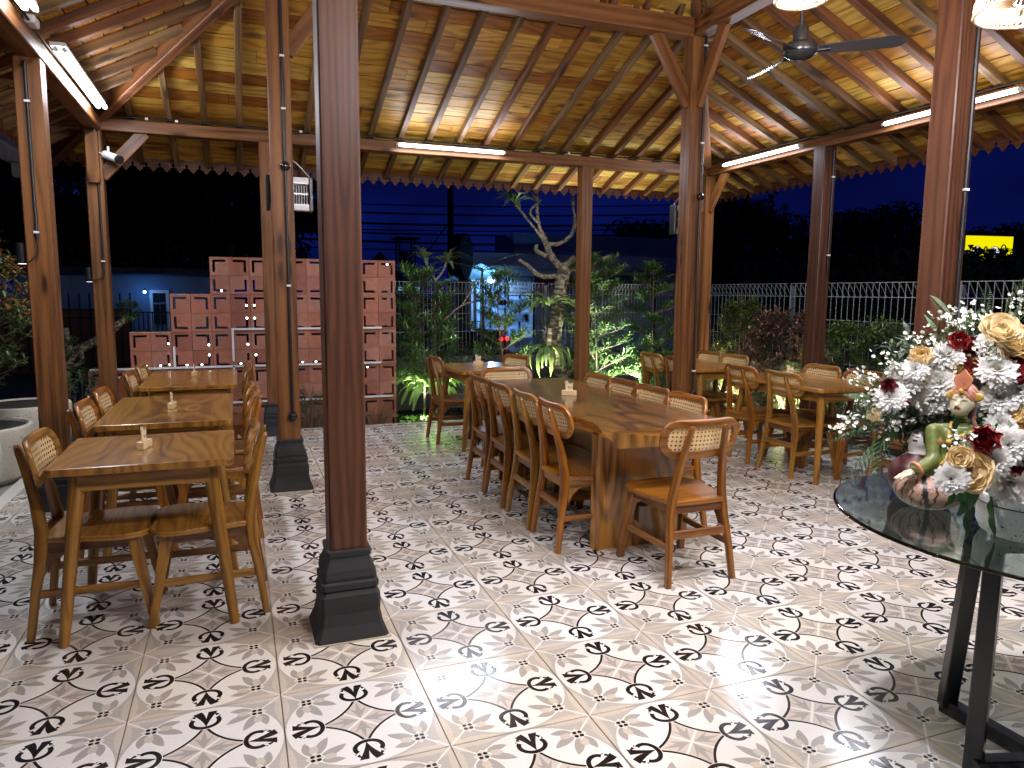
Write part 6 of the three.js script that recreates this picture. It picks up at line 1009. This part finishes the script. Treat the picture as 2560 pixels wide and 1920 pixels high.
{ const a = at(915, 620, -20), b = at(1030, 660, -20), o = thing('far_house', 'dark house with a rooftop water tank frame, right of the lone column', 'building', null, [(a.x + b.x) / 2, -0.2, -21]); const w = b.x - a.x; mesh('wall', boxg(w, 2.1, 2, 0, 1.05, 0), S([0.03, 0.04, 0.07], 0.9), o); mesh('roof', new THREE.ConeGeometry(w * 0.72, 0.9, 4).rotateY(Math.PI / 4).scale(1, 1, 0.7).translate(-0.1, 2.5, 0), S([0.02, 0.02, 0.025], 0.9), o); const f = []; for (const x of [0, 0.5]) for (const z of [0, 0.5]) f.push(boxg(0.05, 1.3, 0.05, w * 0.3 + x, 2.7, z)); f.push(boxg(0.75, 0.06, 0.75, w * 0.3 + 0.25, 3.35, 0.25)); mesh('tank_frame', f, M.blackMatt, o); mesh('water_tank', cyl(0.22, 0.22, 0.5, w * 0.3 + 0.25, 2.7, 0.25, 14), S([0.04, 0.05, 0.08], 0.7), o); mesh('window', boxg(0.6, 0.5, 0.03, w * 0.2, 1.3, 1.01), S([0.15, 0.17, 0.2], 0.6), o); }
{ const a = at(996, 715, -12), b = at(1048, 727, -12), o = thing('lit_counter', 'narrow light blue counter strip glowing behind the yew pine', 'counter', null, [(a.x + b.x) / 2, -0.2, -12]); const w = b.x - a.x; mesh('strip', boxg(w, 0.07, 0.05, 0, b.y + 0.24, 0), S([0.4, 0.6, 0.8], 0.5, { emissive: new THREE.Color(0.25, 0.6, 1), emissiveIntensity: 0.7 }), o); mesh('vent', [0, 1, 2, 3, 4].map(i => boxg(0.035, 0.03, 0.02, -w * 0.4 + i * 0.075, b.y + 0.245, 0.03)), M.blackMatt, o); mesh('stand', boxg(w, b.y + 0.2, 0.3, 0, (b.y + 0.2) / 2, -0.2), S([0.03, 0.05, 0.09], 0.8), o); }
// scooter with red tail lamps
{ const p = at(1225, 800, -11.5), o = thing('motor_scooter', 'parked scooter seen from behind, red tail lamps lit', 'motor scooter', null, [p.x, -0.2, -11.5], 0.5); const d = S([0.02, 0.02, 0.024], 0.3); mesh('body', [new RoundedBoxGeometry(0.3, 0.42, 0.75, 3, 0.1).translate(0, 0.6, 0), new RoundedBoxGeometry(0.34, 0.5, 0.14, 3, 0.06).translate(0, 0.62, -0.6), boxg(0.26, 0.1, 0.5, 0, 0.32, -0.3)], d, o); mesh('seat', new RoundedBoxGeometry(0.26, 0.1, 0.66, 3, 0.04).translate(0, 0.86, 0.04), M.blackMatt, o); for (const z of [0.42, -0.72]) { const w = mesh('wheel', new THREE.TorusGeometry(0.22, 0.05, 8, 24).rotateY(Math.PI / 2).translate(0, 0.27, z), M.blackMatt, o); mesh('rim', new THREE.CylinderGeometry(0.15, 0.15, 0.05, 16).rotateZ(Math.PI / 2).translate(0, 0.27, z), M.steel, w); } mesh('handlebar', [new THREE.CylinderGeometry(0.014, 0.014, 0.62, 8).rotateZ(Math.PI / 2).translate(0, 1.05, -0.55), cyl(0.025, 0.025, 0.3, 0, 0.92, -0.57, 8)], M.black, o); for (const x of [-0.09, 0.09]) { const m = mesh('tail_lamp', new THREE.SphereGeometry(0.042, 12, 8).translate(x, 0.74, 0.385), S([0.4, 0.01, 0.01], 0.3, { emissive: new THREE.Color(1, 0.02, 0.02), emissiveIntensity: 4 }), o); } const l = new THREE.PointLight(0xff2010, 0.15, 0, 2); l.position.set(0, 0.74, 0.5); l.castShadow = true; o.add(l); }
{ // gate and house on the left
  const a = at(140, 776, -14), b = at(305, 868, -14), w = b.x - a.x + 1.4, o = thing('metal_gate', 'rust brown metal gate with dark upright bars', 'gate', null, [(a.x + b.x) / 2 - 0.5, -0.2, -14]); for (let i = 0; i < 7; i++) mesh('panel', boxg(w / 7 - 0.012, 1.22, 0.03, -w / 2 + (i + 0.5) * w / 7, 0.64, 0), S([0.1, 0.04, 0.025], 0.8), o); const q = []; for (let i = 0; i <= 14; i++) q.push(boxg(0.03, 1.6, 0.03, -w / 2 + i * w / 14, 0.8, 0.04)); for (const y of [0.16, 1.1, 1.27]) q.push(boxg(w, 0.035, 0.035, 0, y, 0.0415)); mesh('bar', q, M.blackMatt, o);
  const h = thing('lit_house', 'pale blue house front with a glazed door behind the block wall', 'building', null, [at(375, 800, -15).x - 0.4, -0.2, -15.6]), W2 = 4.2; mesh('wall', boxg(W2, 2.0, 1.0, 0, 1.0, 0), S([0.14, 0.24, 0.4], 0.8), h); mesh('roof', boxg(W2 + 0.6, 0.12, 2.0, 0, 2.06, 0.2), S([0.03, 0.03, 0.04], 0.9), h);
  const dx = at(400, 780, -15.05).x - h.position.x; const dr = mesh('door', [boxg(0.06, 0.9, 0.05, dx - 0.16, 1.15, 0.52), boxg(0.06, 0.9, 0.05, dx + 0.16, 1.15, 0.52), boxg(0.38, 0.07, 0.05, dx, 1.63, 0.521)], S([0.7, 0.78, 0.85], 0.5), h); for (const k of [0, 1, 2, 3, 4, 5]) mesh('pane', boxg(0.115, 0.2, 0.02, dx - 0.067 + (k % 2) * 0.134, 1.5 - Math.floor(k / 2) * 0.24, 0.515), S([0.015, 0.02, 0.03], 0.15), dr);
  const rl = []; for (let i = 0; i < 16; i++) rl.push(boxg(0.02, 0.42, 0.02, dx - 0.75 + i * 0.09, 0.98, 0.9)); for (const y of [0.78, 1.19]) rl.push(boxg(1.5, 0.025, 0.03, dx - 0.08, y, 0.9)); mesh('railing', rl, M.blackMatt, h); mesh('terrace', boxg(1.9, 0.75, 0.6, dx - 0.05, 0.38, 0.82), S([0.05, 0.09, 0.09], 0.8), h);
  const lm = thing('porch_lamp', 'small porch lamp lighting the pale blue house front', 'lamp', null, [h.position.x + dx - 0.25, 1.42, -14.75]); mesh('bulb', new THREE.SphereGeometry(0.035, 10, 8), S([0.8, 0.9, 1], 0.4, { emissive: new THREE.Color(0.55, 0.85, 1), emissiveIntensity: 3 }), lm); mesh('holder', cyl(0.015, 0.015, 0.06, 0, 0.05, 0, 8), M.blackMatt, lm); const l = new THREE.PointLight(0x5fa8ff, 0.2, 0, 2); l.castShadow = true; lm.add(l);
}
{ const a = at(2424, 590, -9), b = at(2517, 650, -9); const tx = canvas(384, 256, (c, W, H) => { c.fillStyle = '#fff200'; c.fillRect(0, 0, W, H); c.strokeStyle = '#140a12'; c.lineWidth = 11; for (const [x, w] of [[95, 34], [165, 12], [240, 38], [310, 22]]) { c.beginPath(); c.ellipse(x, H * 0.62, w, x > 300 ? 70 : 46, 0, 0, 7); c.stroke(); if (w > 30) { c.fillStyle = '#fff'; c.fill(); } } });
  const o = sign('yellow_sign', 'glowing yellow sign box with black script, half covered by leaves', 2424, 588, 2517, 652, -9, tx, { glow: 0.85, leg: 2, group: 'lit signs' }); o.rotation.y = -0.15; }
{ // white canopy of the neighbouring porch at the left edge
  const o = thing('white_canopy', 'white canopy edge of the neighbouring porch at the left', 'canopy', null, [-2.72, 2.76, -5.3]); mesh('gutter', new RoundedBoxGeometry(0.3, 0.16, 3.4, 2, 0.02).translate(0, 0.14, 0), S([0.55, 0.57, 0.62], 0.5), o); mesh('soffit', boxg(1.6, 0.05, 3.4, -0.95, 0.22, 0), S([0.5, 0.52, 0.56], 0.6), o); mesh('downpipe_head', new RoundedBoxGeometry(0.16, 0.16, 0.16, 2, 0.02).translate(0.0, -0.02, -1.55), S([0.55, 0.57, 0.62], 0.5), o); }
renderer.render(scene, camera);
